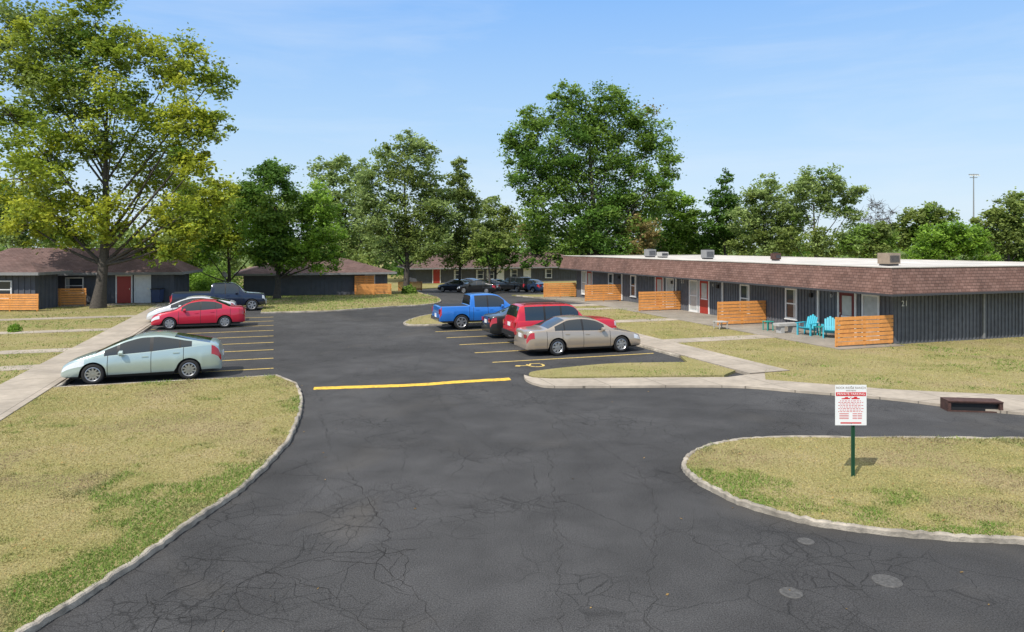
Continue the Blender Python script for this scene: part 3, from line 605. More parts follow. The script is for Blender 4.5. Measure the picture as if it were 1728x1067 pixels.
fence(-32.9,47.9,.2,3.4,'orange slat fence beside the dark chairs left of the huge maple trunk',G2,1.15,.14)
x,y=U(7.4,67.2); fence(x,y,TH,3.3,'orange slat fence at the right end of the garage like building, front one',G2,1.0)
x,y=U(7.4,68.8); fence(x,y,TH,1.9,'tall orange slat fence behind the front one at the garage like building',G2,1.8,.1,11)
x,y=U(13.5,80); fence(x,y,TH,2.8,'small distant orange slat fence left of the far red door',G2,1.0)
def roofbox(px,w,h,dp,m,label,fan=True,q=28):
    r=(px-864)/F; Y=q/(.947*r+.323); X=r*Y; o=empty('rooftop_unit',(X,Y,ZT),TH,label,'air conditioner','units on the long white roof'); o['_k']=1
    b=MB(); b.box((-w/2,-dp/2,.08),(w/2,dp/2,h)); b.build('casing',M[m],o)
    f=MB(); f.box((-w/2+.05,-dp/2+.05,0.003),(w/2-.05,dp/2-.05,.08)); f.build('base',M['trim'],o)
    l_=MB()
    for k in range(6): l_.box((-w/2+.06,-dp/2-.012,.16+k*(h-.25)/6),(w/2-.06,-dp/2-.002,.16+k*(h-.25)/6+.03))
    l_.build('louvre',M['trim'],o)
    if fan: t=MB(); t.tube([(0,0,h),(0,0,h+.06)],[w*.36,w*.36],16); t.build('fan_ring',M['black'],o)
roofbox(1097,.66,.62,.7,'steel','grey box air conditioner on the roof, leftmost of the row'); roofbox(1118,.6,.42,.7,'stone','pale low air conditioner next to the leftmost one on the roof')
roofbox(1194,.65,.62,.6,'steel','grey air conditioner alone in the middle of the roof'); roofbox(1309,.42,.45,.45,'rust','small rusty brown unit on the roof',True,29); roofbox(1500,.68,.58,.65,'tan','tan boxy vent on the roof near the building corner',False,27)
X=(1643-864)/F*240; r=empty('floodlight_mast',(X,240,-1.2),0,'thin grey stadium floodlight mast on the skyline at right','light mast'); r['_k']=1; mb=MB(); mb.tube([(0,0,0),(0,0,30)],[.30,.15],8); mb.build('pole',M['steel'],r)
mb=MB(); mb.box((-1.6,-.2,29.6),(1.6,.2,29.9)); mb.box((-1.2,-.2,28.6),(1.2,.2,28.8)); mb.build('crossarm',M['steel'],r)
for k in range(5): mb=MB(); mb.box((-1.5+k*.75,-.5,29.2),(-1.1+k*.75,-.2,29.6)); mb.build('lamp',M['white'],r)
# ---------------- SIGN
sx,sy=G(1440,812); S=empty('parking_sign',(sx,sy,0),0,'white and red private parking sign on a green post on the corner lawn','sign')
mb=MB(); mb.box((-.03,.0,.0),(-.018,.03,1.72)); mb.box((.018,0,0),(.03,.03,1.72)); mb.box((-.018,.022,0),(.018,.03,1.72)); mb.build('post',M['green'],S)
pc=-.05; W_=.285; z0,z1=1.02,1.755
mb=MB(); mb.box((pc-W_,-.012,z0),(pc+W_,-.004,z1)); pn=mb.build('sign_panel',M['signwhite'],S)
mb=MB(); mb.box((pc-W_+.012,-.0145,1.552),(pc+W_-.012,-.0125,1.622)); mb.build('red_band',M['signred'],pn)
rt=(math.pi/2,0,0)
text('ROCK RIDGE RANCH',.056,M['tan'],pn,(pc,-.014,1.70),rt,'lettering',.0008); text('APARTMENTS',.03,M['tan'],pn,(pc,-.014,1.65),rt,'lettering',.0008)
text('PRIVATE PARKING',.062,M['signwhite'],pn,(pc,-.0155,1.587),rt,'lettering',.0008)
mb=MB(); y_=-.0135
def pl(pts): mb.face([(pc+a_,y_,b_) for a_,b_ in pts])
pl([(-.17,1.495),(-.02,1.495),(-.02,1.515),(-.045,1.517),(-.06,1.535),(-.10,1.535),(-.12,1.517),(-.17,1.512)]); pl([(.01,1.495),(.16,1.495),(.16,1.515),(.12,1.518),(.105,1.54),(.06,1.54),(.045,1.52),(.01,1.52)]); pl([(-.03,1.51),(.0,1.54),(.01,1.54),(-.02,1.505)])
zz=1.46
for k in range(8):
    x_=-.23+ (.0 if k%2 else .03); e_=.23-(.0 if k%2 else .05)
    while x_<e_:
        w_=random.uniform(.02,.055); mb.face([(pc+x_,y_,zz),(pc+min(x_+w_,e_),y_,zz),(pc+min(x_+w_,e_),y_,zz+.010),(pc+x_,y_,zz+.010)]); x_+=w_+.014
    zz-=.028
zz-=.01
for k in range(4):
    for a_,b_ in ((-.21,-.04),(.03,.11),(.12,.2)): mb.face([(pc+a_,y_,zz),(pc+b_,y_,zz),(pc+b_,y_,zz+.011),(pc+a_,y_,zz+.011)])
    zz-=.03
mb.face([(pc-.19,y_,z0+.03),(pc+.19,y_,z0+.03),(pc+.19,y_,z0+.055),(pc-.19,y_,z0+.055)])
mb.build('printed_lines',M['signred'],pn)
for zz in (1.73,1.06): mb=MB(); mb.tube([(pc,-.02,zz),(pc,-.011,zz)],.008,8); mb.build('bolt',M['chrome'],S)
# storm drain: kerb inlet with a dark mouth towards the road
x,y=G(1646,696,.0); r=empty('storm_drain',(x,y,0),-.14,'rusty brown storm drain inlet with dark opening set in the sidewalk kerb at right','drain')
mb=MB(); mb.box((-.66,-.02,.255),(.66,.42,.285)); mb.build('lid',M['rust'],r)
mb=MB(); mb.box((-.66,-.0,-.02),(-.58,.42,.252)); mb.box((.58,-.0,-.02),(.66,.42,.252)); mb.box((-.58,.0,.225),(.58,.04,.252)); mb.box((-.58,.0,-.02),(.58,.04,.03)); mb.build('frame',M['rust'],r)
mb=MB(); mb.box((-.58,.09,-.01),(.58,.41,.25)); mb.build('opening',M['black'],r)
# ---------------- FURNITURE
def adirondack(x,y,rz,m,label):
    r=empty('garden_chair',(x,y,.115),rz,label,'chair','blue plastic garden chairs on the patio')
    mb=MB()
    for k in range(6): mb.box((-.27,-.28+k*.1,.36-k*.03),(.27,-.195+k*.1,.385-k*.03))
    mb.build('seat',m,r); mb=MB(); rot=Matrix.Rotation(-.38,3,'X')
    for k in range(5):
        xx=-.25+k*.1; mb.box((xx,.27,.2),(xx+.085,.295,.98-abs(k-2)*.06),rot=rot,piv=(0,.27,.2))
    mb.box((-.27,.30,.45),(.27,.325,.52),rot=rot,piv=(0,.27,.2)); mb.build('backrest',m,r)
    for s in (-1,1):
        a_=MB(); a_.box((s*.28,-.34,.55),(s*.40,.42,.575)); a_.build('armrest',m,r)
        a_=MB(); a_.box((s*.29,-.32,0),(s*.34,-.22,.55)); a_.build('leg',m,r)
        a_=MB(); a_.box((s*.29,.32,0),(s*.34,.40,.55)); a_.build('leg',m,r)
x,y=G(1362,566,.1); adirondack(x,y,-.9,M['teal'],'bright sky blue garden chair, left one on the patio behind the nearest fence')
x,y=G(1402,571,.1); adirondack(x,y,-.4,M['teal'],'bright sky blue garden chair, right one partly behind the nearest orange fence')
def side_table(x,y,m,label,w=.22,h=.42):
    r=empty('side_table',(x,y,.115),TH,label,'table'); mb=MB(); mb.box((-w,-w,h-.03),(w,w,h)); mb.build('table_top',m,r)
    for a_ in (-1,1):
        for b_ in (-1,1): l_=MB(); l_.box((a_*w*.8-.02,b_*w*.8-.02,0),(a_*w*.8+.02,b_*w*.8+.02,h-.03)); l_.build('leg',m,r)
x,y=G(1384,567,.1); side_table(x,y,M['teal2'],'small green teal side table between the two blue chairs'); x,y=G(1296,558,.1); side_table(x,y,M['teal2'],'small green teal stool by the end of the second fence',.2,.45)
x,y=G(1216,555,.1); side_table(x,y,M['stone'],'small pale bench in front of the second fence',.28,.36)
x,y=G(1327,562,.1); r=empty('stone_bench',(x,y,.115),TH,'pale stone block bench left of the blue chairs','bench'); mb=MB(); mb.box((-.6,-.22,.34),(.6,.22,.46)); mb.build('seat',M['stone'],r)
for s in (-.45,.25): mb=MB(); mb.box((s,-.18,0),(s+.2,.18,.34)); mb.build('support',M['stone'],r)
r=empty('wheeled_bin',(-25.7,50.7,.1),0,'dark blue wheeled bin by the wall right of the white door','bin'); mb=MB(); mb.v=[(-.25,-.28,.08),(.25,-.28,.08),(.25,.28,.08),(-.25,.28,.08),(-.32,-.35,1.0),(.32,-.35,1.0),(.32,.35,1.0),(-.32,.35,1.0)]
mb.f=[(0,3,2,1),(4,5,6,7),(0,1,5,4),(1,2,6,5),(2,3,7,6),(3,0,4,7)]; mb.m=[0]*6; mb.build('bin_body',M['bin'],r); mb=MB(); mb.box((-.34,-.38,1.003),(.34,.37,1.06)); mb.build('lid',M['black'],r)
for s in (-.27,.27): mb=MB(); mb.lathe_y([(.0,-.03),(.1,-.03),(.1,.03),(0,.03)],(0,0,0),12); w=mb.build('wheel',M['tyre'],r,loc=(s,.3,.1),rot=(0,0,math.pi/2))
for k,px in enumerate((78,104)):
    x=(px-864)/F*48.6; r=empty('patio_chair',(x,48.6+k*.2,.1),.3,['left','right'][k]+' dark metal patio chair beside the orange fence near the huge maple','chair','dark patio chairs'); mb=MB(); mb.box((-.22,-.22,.42),(.22,.22,.46)); mb.build('seat',M['black'],r); mb=MB(); mb.box((-.22,.2,.48),(.22,.23,.95)); mb.build('backrest',M['black'],r)
    for a_ in (-.2,.2):
        for b_ in (-.2,.2): l_=MB(); l_.tube([(a_,b_,0),(a_,b_,.42)],.015,6); l_.build('leg',M['black'],r)
X,Y=(380-864)/F*60,60; r=empty('satellite_dish',(X,Y,0),0,'small pale satellite dish on a pole left of the garage like building','satellite dish'); mb=MB(); mb.tube([(0,0,0),(0,0,2.0)],.03,8); mb.build('pole',M['steel'],r)
mb=MB(); mb.lathe_y([(.0,.08),(.15,.06),(.3,.0),(.3,.015),(.0,.1)],(0,0,0),20); mb.build('dish',M['stone'],r,loc=(0,-.08,2.1),rot=(.5,0,-.5)); mb=MB(); mb.tube([(0,-.05,1.9),(-.1,-.45,2.0)],.015,6); mb.build('feed_arm',M['steel'],r)
def shrub(px,Y,r,h,label,pi=0,n=1800,z=.08):
    X=(px-864)/F*Y; root=empty('shrub',(X,Y,z),0,label,'shrub'); m=n; dd=rng.normal(size=(m,3)); dd/=np.linalg.norm(dd,axis=1)[:,None]; dd[:,2]=abs(dd[:,2])
    lump=1+.25*np.sin(dd[:,:1]*7)*np.cos(dd[:,1:2]*6); Pp=dd*(rng.random((m,1))**.3)*np.array([r,r,h])*lump
    u=rng.normal(size=(m,3));u/=np.linalg.norm(u,axis=1)[:,None];v=np.cross(u,rng.normal(size=(m,3)));v/=np.linalg.norm(v,axis=1)[:,None]; s_=.06*(.6+.8*rng.random((m,1)))*(Y/40)
    t=rng.random((m,1)); pc=PAL[pi]; npmesh('foliage',np.stack([Pp-u*s_,Pp-v*s_*.6,Pp+u*s_,Pp+v*s_*.6],1).reshape(-1,3),4,np.repeat(np.array(pc[0])*(1-t)+np.array(pc[1])*t,4,0),M['leaf'],root)
    mb=MB(); mb.tube([(0,0,0),(.02,0,h*.6)],[.03,.015],6); mb.build('stem',M['bark'],root)
shrub(345,60,1.3,1.5,'low green bush behind the dark pickup',5,3000); shrub(324,60,.9,1.1,'smaller green bush left of the one behind the dark pickup',1); shrub(24,34,.3,.4,'small plant on the left lawn near the photo edge',5,500); shrub(970,62,.5,.9,'small bush by the farthest orange fence',1,900); shrub(690,72,.8,.8,'low bush at the foot of the centre tree',1,1400)
shrub(365,74,2.6,2.9,'tall hedge like bush between the left building and the garage',1,6500); shrub(325,70,2.3,3.1,'tall bush just right of the left building, behind the pickup',5,5500)
# ---------------- CARS
def prof(pts):
    xs=np.array([p[0] for p in pts],float); ys=np.array([p[1] for p in pts],float); h=np.diff(xs); d=np.diff(ys)/h; m=np.zeros(len(xs))
    for i in range(1,len(xs)-1): m[i]=0 if d[i-1]*d[i]<=0 else 2*d[i-1]*d[i]/(d[i-1]+d[i])
    m[0]=d[0];m[-1]=d[-1]
    def f(x):
        x=min(max(x,xs[0]),xs[-1]); i=min(int(np.searchsorted(xs,x,side='right'))-1,len(h)-1); t=(x-xs[i])/h[i]
        return (2*t**3-3*t*t+1)*ys[i]+(t**3-2*t*t+t)*h[i]*m[i]+(-2*t**3+3*t*t)*ys[i+1]+(t**3-t*t)*h[i]*m[i+1]
    return f
def car(name,label,catg,q,s,heading,sp,pm,group=None,world=None):
    Ln=sp['L'];W=sp['W'];wr=sp['wr'];wx=sp['wx']; top=prof(sp['top']);belt=prof(sp['belt']); sill=sp.get('sill',.2)
    pln=prof(sp.get('plan',[(0,.70),(.05,.80),(.18,.90),(.45,.97),(1.0,1),(Ln-1.0,1),(Ln-.35,.96),(Ln-.1,.88),(Ln-.03,.82),(Ln,.78)]))
    if world: x,y=world
    else: x,y=U(q,s)
    r=empty(name,(x,y,0.006),heading,label,catg,group)
    keys=[0,.012,.05,.1,Ln-.1,Ln-.04,Ln-.012,Ln]; seams=sp['seams']
    for e in seams: keys+=[e-.009,e+.009]
    for a_,b_ in sp['dlo']: keys+=[a_,b_]
    keys+=list(sp['ws'])+list(sp['rw'] or ())+list(sp.get('extra',()))+[sp['hl'],Ln-sp['tl']]
    keys=sorted(set(keys)); st=list(keys); Rr=wr+.055
    fine=[]
    for c in wx: fine+=[c+Rr*math.cos(math.pi*k/14) for k in range(15)]
    fine+=list(np.arange(.1,Ln,.11))
    for f_ in fine:
        if 0<f_<Ln and min(abs(f_-k) for k in st)>.014: st.append(f_)
    st.sort(); T=[0,.12,.3,.5,.68,.82,.93,1.0]; tum=sp.get('tum',.38)
    def section(xx):
        zr=top(xx); zb_=min(belt(xx),zr-.012); w=W*pln(xx); bot=sill+(.06*max(0,1-xx/.4)+.08*max(0,1-(Ln-xx)/.5))
        for c in wx:
            if abs(xx-c)<Rr: bot=max(bot,wr+math.sqrt(Rr*Rr-(xx-c)**2)*1.0)
        bot=min(bot,zb_-.05)
        pts=[(w-.22,bot+.02)]
        for t in T:
            z=sill+t*(zb_-sill); z=max(z,bot); te=(z-sill)/(zb_-sill)
            yy=w-.075*(max(0,.4-te)/.4)**2-.055*(max(0,te-.62)/.38)**1.6
            for c in wx:
                dd_=abs(xx-c)
                if dd_<Rr+.12: yy+=.012*max(0,1-abs(dd_-Rr)/.12)*(1 if te<.8 else 0)
            pts.append((yy,z))
        yb=pts[-1][0]; gh=max(0,zr-zb_); k=min(1,gh/.3)
        pts.append((yb-.03,zb_+.012*k+.006)); yw=yb-.045-tum*max(0,gh-.05)
        pts.append(((yb-.03+yw)/2+.012*k,(zb_+zr)/2)); pts.append((yw,zr-.055*k-.003)); pts.append((yw-.05,zr-.012*k))
        cr=sp.get('crown',.03); pts.append(((yw-.05)*.7,zr+cr*.5)); pts.append(((yw-.05)*.35,zr+cr*.88)); pts.append((0,zr+cr)); return pts
    secs=[section(xx) for xx in st]; nr=len(secs[0])
    def V(i,j,sg): yy,z=secs[i][j]; return (Ln/2-st[i],yy*sg,z)
    parts={}
    def add(key,pts,mi=0): parts.setdefault(key,MB()).face(pts,mi)
    ws=sp['ws'];rw=sp['rw']; doors=sp['doors']
    for i in range(len(st)-1):
        xm=(st[i]+st[i+1])/2; seam=any(abs(xm-e)<.0095 for e in seams)
        for j in range(nr-1):
            for sg in (1,-1):
                quad=[V(i,j,sg),V(i+1,j,sg),V(i+1,j+1,sg),V(i,j+1,sg)]; key=('body','',0); mi=0
                if 1<=j<=7 or j==8:
                    if seam and j<=8: mi=1
                    elif sp.get('clad') and j<=2: mi=1
                    else:
                        for di,(a_,b_) in enumerate(doors):
                            if a_<xm<b_ and j>=2: key=('door',di,sg)
                if j<=1: mi=1
                if j in (9,10):
                    for di,(a_,b_) in enumerate(sp['dlo']):
                        if a_<xm<b_: key=('side_window',di,sg)
                    if key[0]=='body' and sp['dlo'][0][0]-.02<xm<sp['dlo'][-1][1] : mi=1
                if j>=12:
                    if ws[0]<xm<ws[1]: key=('windshield',0,0)
                    elif rw and rw[0]<xm<rw[1]: key=('rear_window',0,0)
                    elif sp.get('cover') and sp['cover'][0]<xm<sp['cover'][1]: key=('bed_cover',0,0)
                if xm<sp['hl'] and 5<=j<=7 and xm>.012: key=('headlight',0,sg)
                if xm>Ln-sp['tl'] and sp['tj'][0]<=j<=sp['tj'][1] and xm<Ln-.012: key=('taillight',0,sg)
                add(key,quad,mi if key[0]=='body' else 0)
    for i in (0,len(st)-1):
        for j in range(nr-1): add(('body','',0),[V(i,j,1),V(i,j+1,1),V(i,j+1,-1),V(i,j,-1)])
    for k,mb in parts.items():
        nm=k[0]; mm={'body':[pm,M['black']],'door':pm,'side_window':M['carglass'],'windshield':M['carglass'],'rear_window':M['carglass'],'headlight':M['lamp'],'taillight':M['tail'],'bed_cover':M['black']}[nm]
        o=mb.build(nm,mm,r,smooth=True,sharp=32)
        if nm=='door' and k[1]<9:
            a_,b_=doors[k[1]]; xx=b_-.16 if k[1]==0 else b_-.2; z=belt(xx)-.12; yy=W-.035
            h=MB(); h.box((Ln/2-xx-.09,k[2]*(yy-.02),z-.015),(Ln/2-xx+.09,k[2]*(yy+.03),z+.015)); h.build('handle',M['chrome'] if sp.get('chromeh') else pm,o)
    ub=MB(); ub.box((-Ln/2+.25,-W+.30,sill-.02),(Ln/2-.25,W-.30,sill+.42)); ub.build('underbody',M['black'],r)
    for xi,c in enumerate(wx):
        for sg in (1,-1):
            w_=empty('wheel',(Ln/2-c,sg*(W-.115),wr)); w_.parent=r; t=MB(); h_=.10
            ri=wr*sp.get('rimf',.68)
            t.lathe_y([(ri,-h_*.9),(ri+.02,-h_),(wr-.035,-h_),(wr-.008,-h_*.75),(wr,-h_*.4),(wr,h_*.4),(wr-.008,h_*.75),(wr-.035,h_),(ri+.02,h_),(ri,h_*.9)],(0,0,0),28); t.build('tyre',M['tyre'],w_,smooth=True,sharp=50)
            rm=MB(); oy=sg*h_
            rm.lathe_y([(ri,oy*.9),(ri-.015,oy*.95),(ri-.03,oy*.8),(ri-.035,oy*.1)],(0,0,0),28); ns=sp.get('spokes',5)
            rm.lathe_y([(.001,oy*.86),(.055,oy*.84),(.065,oy*.6)],(0,0,0),14)
            for k in range(ns):
                an=2*math.pi*k/ns+.3; d_=Vector((math.cos(an),0,math.sin(an))); p_=Vector((-math.sin(an),0,math.cos(an))); a_=d_*.04; b_=d_*(ri-.02); wa=.035;wb=.05 if ns<8 else .022
                y1=oy*.82;y2=oy*.72; f1=[a_+p_*wa,a_-p_*wa,b_-p_*wb,b_+p_*wb]
                rm.face([(v.x,y1 if n_<2 else y2+oy*.1,v.z) for n_,v in enumerate(f1)])
                for n_,(u_,v_) in enumerate(((f1[0],f1[3]),(f1[1],f1[2]))): rm.face([(u_.x,y1,u_.z),(v_.x,y2+oy*.1,v_.z),(v_.x,oy*.35,v_.z),(u_.x,oy*.35,u_.z)])
            rm.build('rim',M['rim'],w_,smooth=False)
            bk=MB(); bk.lathe_y([(.001,oy*.08),(ri-.03,oy*.08)],(0,0,0),20); bk.build('brake_disc',M['black'],w_)
    for sg in (1,-1):
        mx=sp['dlo'][0][0]+sp.get('mo',.28); z=belt(mx)+.07; mbx=MB(); yy=W-.03
        mbx.tube([(Ln/2-mx+.06,sg*(yy+.09),z),(Ln/2-mx+.03,sg*(yy+.09),z),(Ln/2-mx-.07,sg*(yy+.09),z),(Ln/2-mx-.08,sg*(yy+.09),z)],[.05,.085,.085,.06],10); mbx.box((Ln/2-mx-.03,sg*(yy-.06),z-.04),(Ln/2-mx+.03,sg*(yy+.05),z-.01)); mbx.build('mirror',pm if not sp.get('clad') else M['black'],r,smooth=True)
    fz=top(.02); g_=MB(); g_.box((Ln/2-.02,-W*.34,fz-.2),(Ln/2+.012,W*.34,fz-.06))
    g_.build('grille',M['black'],r); g_=MB(); g_.box((Ln/2-.03,-W*.5,.28),(Ln/2+.01,W*.5,.40)); g_.build('air_intake',M['black'],r)
    lp=MB(); z=sp.get('plz',.62); lp.box((-Ln/2-.014,-.16,z-.08),(-Ln/2+.01,.16,z+.08)); lp.build('license_plate',M['signwhite'],r)
    if sp.get('bumper'):
        zb1,zb2=sp['bumper']; b_=MB(); b_.box((-Ln/2-.07,-W*.9,zb1),(-Ln/2+.05,W*.9,zb2)); b_.build('rear_bumper',M[sp.get('bm','black')],r)
        b_=MB(); b_.box((Ln/2-.05,-W*.85,zb1),(Ln/2+.07,W*.85,zb2)); b_.build('front_bumper',M[sp.get('bm','black')],r)
    tz=sp.get('tz')
    if tz:
        for sg in (1,-1): b_=MB(); b_.box((-Ln/2-.012,sg*W*sp.get('ty',(.5,.74))[0],tz[0]),(-Ln/2+.02,sg*W*sp.get('ty',(.5,.74))[1],tz[1])); b_.build('taillight',M['tail'],r)
    for rk in sp.get('rails',()):
        for sg in (1,-1): b_=MB(); zt=top(2.5)+.05; b_.tube([(Ln/2-rk[0],sg*.5,zt-.04),(Ln/2-rk[0]-.08,sg*.5,zt),(Ln/2-rk[1]+.08,sg*.5,zt),(Ln/2-rk[1],sg*.5,zt-.04)],.015,6); b_.build('roof_rail',M['black'],r)
    return r
HATCH=dict(L=4.6,W=.88,wr=.32,wx=(.94,3.64),top=[(0,.44),(.04,.54),(.2,.66),(.55,.80),(.85,.895),(.95,.93),(1.4,1.14),(1.9,1.335),(2.35,1.425),(2.7,1.43),(3.1,1.38),(3.6,1.275),(4.1,1.165),(4.38,1.10),(4.50,1.02),(4.6,.68)],
 belt=[(0,.42),(.2,.60),(.55,.74),(1.0,.82),(2.5,.92),(3.6,1.02),(4.2,1.07),(4.45,.99),(4.6,.66)],ws=(.97,1.98),rw=(3.2,4.25),dlo=[(1.25,1.58),(1.66,2.50),(2.60,3.34),(3.40,3.72)],
 seams=[1.34,2.55,3.48],doors=[(1.349,2.541),(2.559,3.471)],hl=.70,tl=.30,tj=(5,8),spokes=10,mo=.46,plz=.7,
 plan=[(0,.58),(.05,.70),(.18,.83),(.45,.94),(1.0,1),(3.5,1),(4.2,.96),(4.5,.89),(4.57,.84),(4.6,.80)])
SEDAN=dict(L=5.0,W=.92,wr=.325,wx=(1.0,3.76),top=[(0,.50),(.03,.60),(.15,.69),(.5,.78),(1.2,.91),(1.32,.95),(1.75,1.2),(2.15,1.36),(2.7,1.425),(3.2,1.40),(3.6,1.27),(4.1,1.055),(4.25,1.01),(4.6,.99),(4.9,.95),(4.97,.85),(5.0,.62)],
 belt=[(0,.48),(.15,.63),(.5,.73),(1.3,.87),(2.6,.91),(3.8,.945),(4.3,.95),(4.85,.90),(5.0,.60)],ws=(1.34,2.14),rw=(3.38,4.12),dlo=[(1.72,2.62),(2.70,3.42),(3.47,3.85)],
 seams=[1.5,2.66,3.55,4.2],doors=[(1.509,2.651),(2.669,3.541)],hl=.42,tl=.30,tj=(5,7),mo=.12,chromeh=False,plz=.76,tz=(.70,.84),spokes=7)
COMP=dict(SEDAN); COMP.update(L=4.45,W=.86,wx=(.88,3.48),wr=.31,top=[(0,.52),(.04,.64),(.2,.74),(.6,.85),(1.0,.93),(1.1,.97),(1.5,1.22),(1.85,1.38),(2.4,1.45),(2.9,1.42),(3.4,1.24),(3.7,1.10),(3.85,1.06),(4.2,1.04),(4.38,.97),(4.45,.66)],
 belt=[(0,.5),(.2,.67),(.6,.78),(1.1,.88),(2.4,.93),(3.6,.99),(4.1,.98),(4.35,.92),(4.45,.64)],ws=(1.12,1.84),rw=(3.05,3.72),dlo=[(1.45,2.28),(2.36,3.0),(3.05,3.35)],seams=[1.3,2.32,3.1,3.75],doors=[(1.309,2.311),(2.329,3.091)],spokes=7,tz=(.74,.92))
SUV=dict(L=4.8,W=.91,wr=.37,wx=(.92,3.78),sill=.34,tum=.22,crown=.03,top=[(0,.74),(.02,.90),(.1,.98),(.6,1.04),(1.4,1.08),(1.52,1.12),(1.82,1.42),(2.08,1.66),(2.4,1.72),(3.3,1.73),(4.35,1.72),(4.52,1.67),(4.70,1.22),(4.75,1.06),(4.8,.84)],
 belt=[(0,.72),(.1,.93),(.6,.98),(1.45,1.03),(4.3,1.06),(4.72,1.03),(4.8,.82)],ws=(1.54,2.06),rw=(4.53,4.70),dlo=[(1.90,2.64),(2.72,3.40),(3.49,4.34)],seams=[1.65,2.68,3.45],doors=[(1.659,2.671),(2.689,3.441)],
 plan=[(0,.86),(.05,.92),(.2,.97),(1,1),(4.1,1),(4.6,.98),(4.74,.95),(4.8,.91)],hl=.16,tl=.12,tj=(4,8),clad=True,mo=.1,plz=.90,bumper=(.42,.62),tz=(.80,1.03),ty=(.70,.88),rails=((2.4,4.3),),extra=(4.52,),spokes=5)
TRUCK=dict(L=5.2,W=.92,wr=.38,wx=(.9,4.05),sill=.36,tum=.26,top=[(0,.74),(.02,.92),(.12,1.02),(.8,1.09),(1.25,1.13),(1.36,1.17),(1.75,1.5),(2.1,1.72),(2.5,1.77),(3.3,1.76),(3.52,1.70),(3.60,1.22),(3.66,1.19),(4.4,1.19),(5.12,1.19),(5.17,1.12),(5.2,.8)],
 belt=[(0,.72),(.12,.96),(.8,1.03),(1.3,1.07),(3.5,1.11),(3.64,1.165),(5.1,1.165),(5.2,.78)],ws=(1.38,2.08),rw=(3.525,3.598),dlo=[(1.78,2.60),(2.68,3.34)],seams=[1.55,2.64,3.42,3.64],doors=[(1.559,2.631),(2.649,3.411)],
 plan=[(0,.84),(.05,.91),(.2,.97),(1,1),(4.8,1),(5.1,.98),(5.2,.96)],hl=.2,tl=.12,tj=(4,7),mo=.1,plz=.72,bumper=(.46,.64),bm='chrome',tz=(.82,1.08),ty=(.82,.93),cover=(3.68,5.1),extra=(3.52,3.6,3.66),spokes=6,crown=.012)
def trk(L): 
    d=dict(TRUCK); k=L/5.2
    # shorter cab set further forward, long bed
    def f(x): return x*.93 if x<=3.66 else 3.66*.93+(x-3.66)*(L-3.66*.93)/(5.2-3.66)
    for a_ in ('top','belt','plan'): d[a_]=[(f(p[0]),p[1]*(1.04 if a_!='plan' else 1)) for p in TRUCK[a_]]
    for a_ in ('wx','ws','rw','seams','cover','extra'): d[a_]=tuple(f(v) for v in TRUCK[a_])
    d['dlo']=[(f(p[0]),f(p[1])) for p in TRUCK['dlo']]
    sm=d['seams']; d['doors']=[(sm[0]+.009,sm[1]-.009),(sm[1]+.009,sm[2]-.009)]; d['L']=L; d['W']=.98; return d
LEFT=TH+math.pi; RIGHT=TH
car('parked_car','pale seafoam grey green hatchback parked nearest on the left beside the lawn','car',-6.2+2.3,25.35,LEFT,HATCH,paint('seafoam_paint',(.43,.53,.51),.45))
car('parked_car','gold beige sedan parked nearest on the right beside the grass island','car',9.2+2.5,26.0,RIGHT,SEDAN,paint('beige_paint',(.44,.365,.29),.45))
car('parked_suv','red suv with black lower trim beside the gold beige sedan','suv',9.65+2.4,28.7,RIGHT,SUV,paint('red_paint_a',(.58,.012,.03),.15))
car('parked_car','black car mostly hidden between the red suv and blue pickup','car',9.35+2.25,31.3,RIGHT,COMP,paint('black_paint_a',(.02,.022,.022),.2))
car('pickup_truck','bright blue pickup truck parked beside the middle grass island','truck',7.9+2.6,35.35,RIGHT,TRUCK,paint('blue_paint',(.025,.19,.62),.25))
car('parked_car','bright red sedan on the left in front of the white car','car',-5.85+2.2,40.0,LEFT,COMP,paint('red_paint_b',(.55,.018,.05),.25))
car('parked_car','silver white car mostly hidden behind the red sedan','car',-6.5+2.25,42.9,LEFT,HATCH,paint('white_paint_car',(.62,.63,.63),.2))
car('pickup_truck','dark navy pickup truck parked across the far end of the left bays','truck',-6.2+2.85,49.75,RIGHT,trk(5.7),paint('navy_paint',(.010,.018,.045),.3))
GFAR='cars in the far car park'
fc=[(770,80,COMP,(.02,.025,.04),'dark sedan far away, leftmost in the far car park',2.6),(807,75,COMP,(.012,.012,.014),'black sedan far away, nearest in the far car park',2.8),(833,84,HATCH,(.5,.5,.5),'silver white hatchback in the far car park',2.4),(866,81,SUV,(.015,.017,.02),'black suv in the far car park',2.4),(895,80,COMP,(.02,.04,.09),'dark blue sedan, rightmost in the far car park',2.3),(790,86,HATCH,(.04,.07,.12),'blue grey car behind the black sedans in the far car park',2.5)]
for px,Y,sp,c,lb,hd in fc: car('parked_car',lb,'car',0,0,hd,sp,paint('far_paint',c,.3),GFAR,((px-864)/F*Y,Y))
# ---------------- terrain falls away gently beyond 52 m
for o in list(COL.objects):
    if o.parent is None and o.get('kind')=='structure' and o.type=='MESH':
        me=o.data
        if max(v.co.y for v in me.vertices)>52:
            bm=bmesh.new(); bm.from_mesh(me)
            for yy in (52,84): bmesh.ops.bisect_plane(bm,geom=bm.verts[:]+bm.edges[:]+bm.faces[:],plane_co=(0,yy,0),plane_no=(0,1,0))
            for v in bm.verts: v.co.z+=drop(v.co.y)
            bm.to_mesh(me); bm.free()
    elif o.parent is None and o.type=='EMPTY' and not o.get('_k') and o.location.y>52: o.location.z+=drop(o.location.y)
for o in COL.objects:
    if '_k' in o: del o['_k']
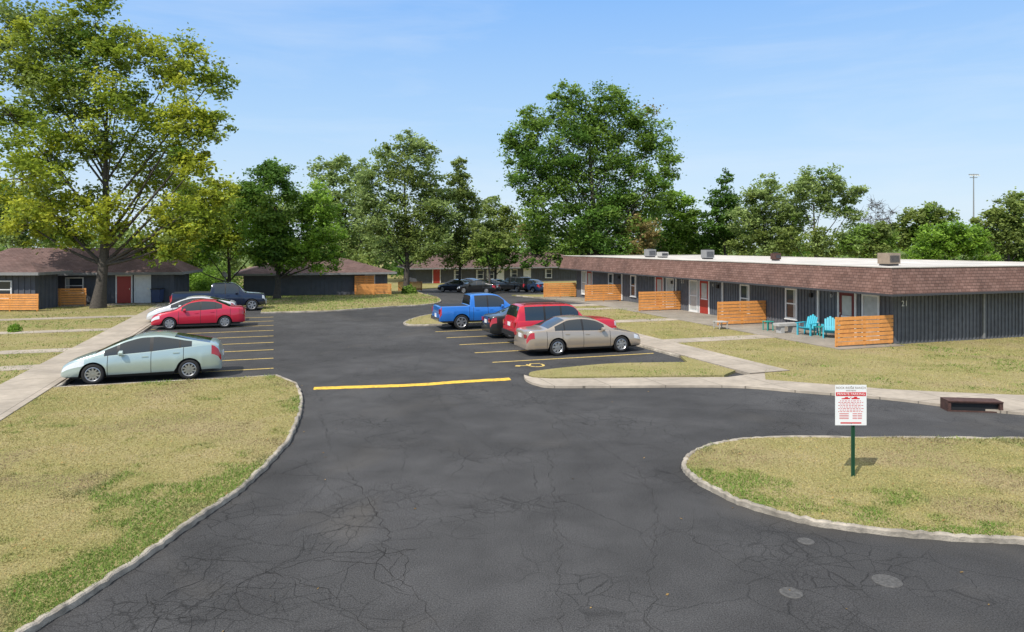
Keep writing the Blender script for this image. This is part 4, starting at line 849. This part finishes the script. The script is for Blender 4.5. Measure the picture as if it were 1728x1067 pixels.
# ---------------- LIGHT, SKY, CAMERA
sd=Vector((-.50,-.70,0)).normalized(); el=math.radians(50); sv=Vector((sd.x*math.cos(el),sd.y*math.cos(el),math.sin(el)))
sl=bpy.data.lights.new('sun','SUN'); sl.energy=4.4; sl.angle=math.radians(.6); sl.color=(1,.95,.87); so=bpy.data.objects.new('sun',sl); COL.objects.link(so); so.rotation_euler=sv.to_track_quat('Z','Y').to_euler()
w=bpy.data.worlds.new('World'); SC.world=w; w.use_nodes=True; n=w.node_tree.nodes; l=w.node_tree.links; bg=n['Background']
sky=n.new('ShaderNodeTexSky'); sky.sky_type='NISHITA'; sky.sun_disc=False; sky.sun_elevation=el; sky.sun_rotation=math.atan2(sd.x,sd.y); sky.air_density=1.0; sky.dust_density=.8; sky.ozone_density=1.5
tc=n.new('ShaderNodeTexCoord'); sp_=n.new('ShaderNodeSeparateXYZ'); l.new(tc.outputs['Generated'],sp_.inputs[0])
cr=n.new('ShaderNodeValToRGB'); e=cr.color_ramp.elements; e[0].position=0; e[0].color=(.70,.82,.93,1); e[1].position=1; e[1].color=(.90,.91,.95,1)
for p_,c_ in ((.06,(.62,.78,.94,1)),(.16,(.45,.68,.96,1)),(.34,(.25,.51,.97,1)),(.5,(.55,.69,.92,1)),(.7,(.87,.90,.95,1))): x=e.new(p_); x.color=c_  # upper stops whitened above the view, added as neutral fill light
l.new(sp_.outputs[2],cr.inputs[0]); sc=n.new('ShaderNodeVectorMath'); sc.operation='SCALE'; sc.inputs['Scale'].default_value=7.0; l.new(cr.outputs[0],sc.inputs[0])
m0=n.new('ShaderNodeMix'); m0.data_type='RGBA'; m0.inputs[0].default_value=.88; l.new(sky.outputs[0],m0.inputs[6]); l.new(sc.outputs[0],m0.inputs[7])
mp=n.new('ShaderNodeMapping'); mp.inputs['Scale'].default_value=(1.2,1.2,8); mp.inputs['Rotation'].default_value=(0.05,.08,.3); l.new(tc.outputs['Generated'],mp.inputs['Vector'])
t=n.new('ShaderNodeTexNoise'); t.inputs['Scale'].default_value=1.9; t.inputs['Detail'].default_value=9; t.inputs['Roughness'].default_value=.6; t.inputs['Distortion'].default_value=.4; l.new(mp.outputs[0],t.inputs['Vector'])
mr=n.new('ShaderNodeMapRange'); mr.inputs[1].default_value=.48; mr.inputs[2].default_value=.8; mr.inputs[3].default_value=0; mr.inputs[4].default_value=.27; l.new(t.outputs[0],mr.inputs[0])
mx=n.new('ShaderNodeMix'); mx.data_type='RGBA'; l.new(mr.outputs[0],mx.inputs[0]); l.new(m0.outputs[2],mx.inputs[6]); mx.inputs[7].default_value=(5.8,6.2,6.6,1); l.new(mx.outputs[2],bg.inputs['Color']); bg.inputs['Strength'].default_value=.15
cam=bpy.data.cameras.new('camera'); co=bpy.data.objects.new('camera',cam); COL.objects.link(co); co.location=(0,0,HC); co.rotation_euler=(math.pi/2,0,0)
cam.sensor_fit='HORIZONTAL'; cam.sensor_width=36; cam.lens=F/1728*36; cam.shift_y=-(533.5-HZ)/1728; cam.clip_end=3000; cam.clip_start=.1
SC.camera=co
SC.view_settings.view_transform='Standard'; SC.view_settings.look='None'; SC.view_settings.exposure=0
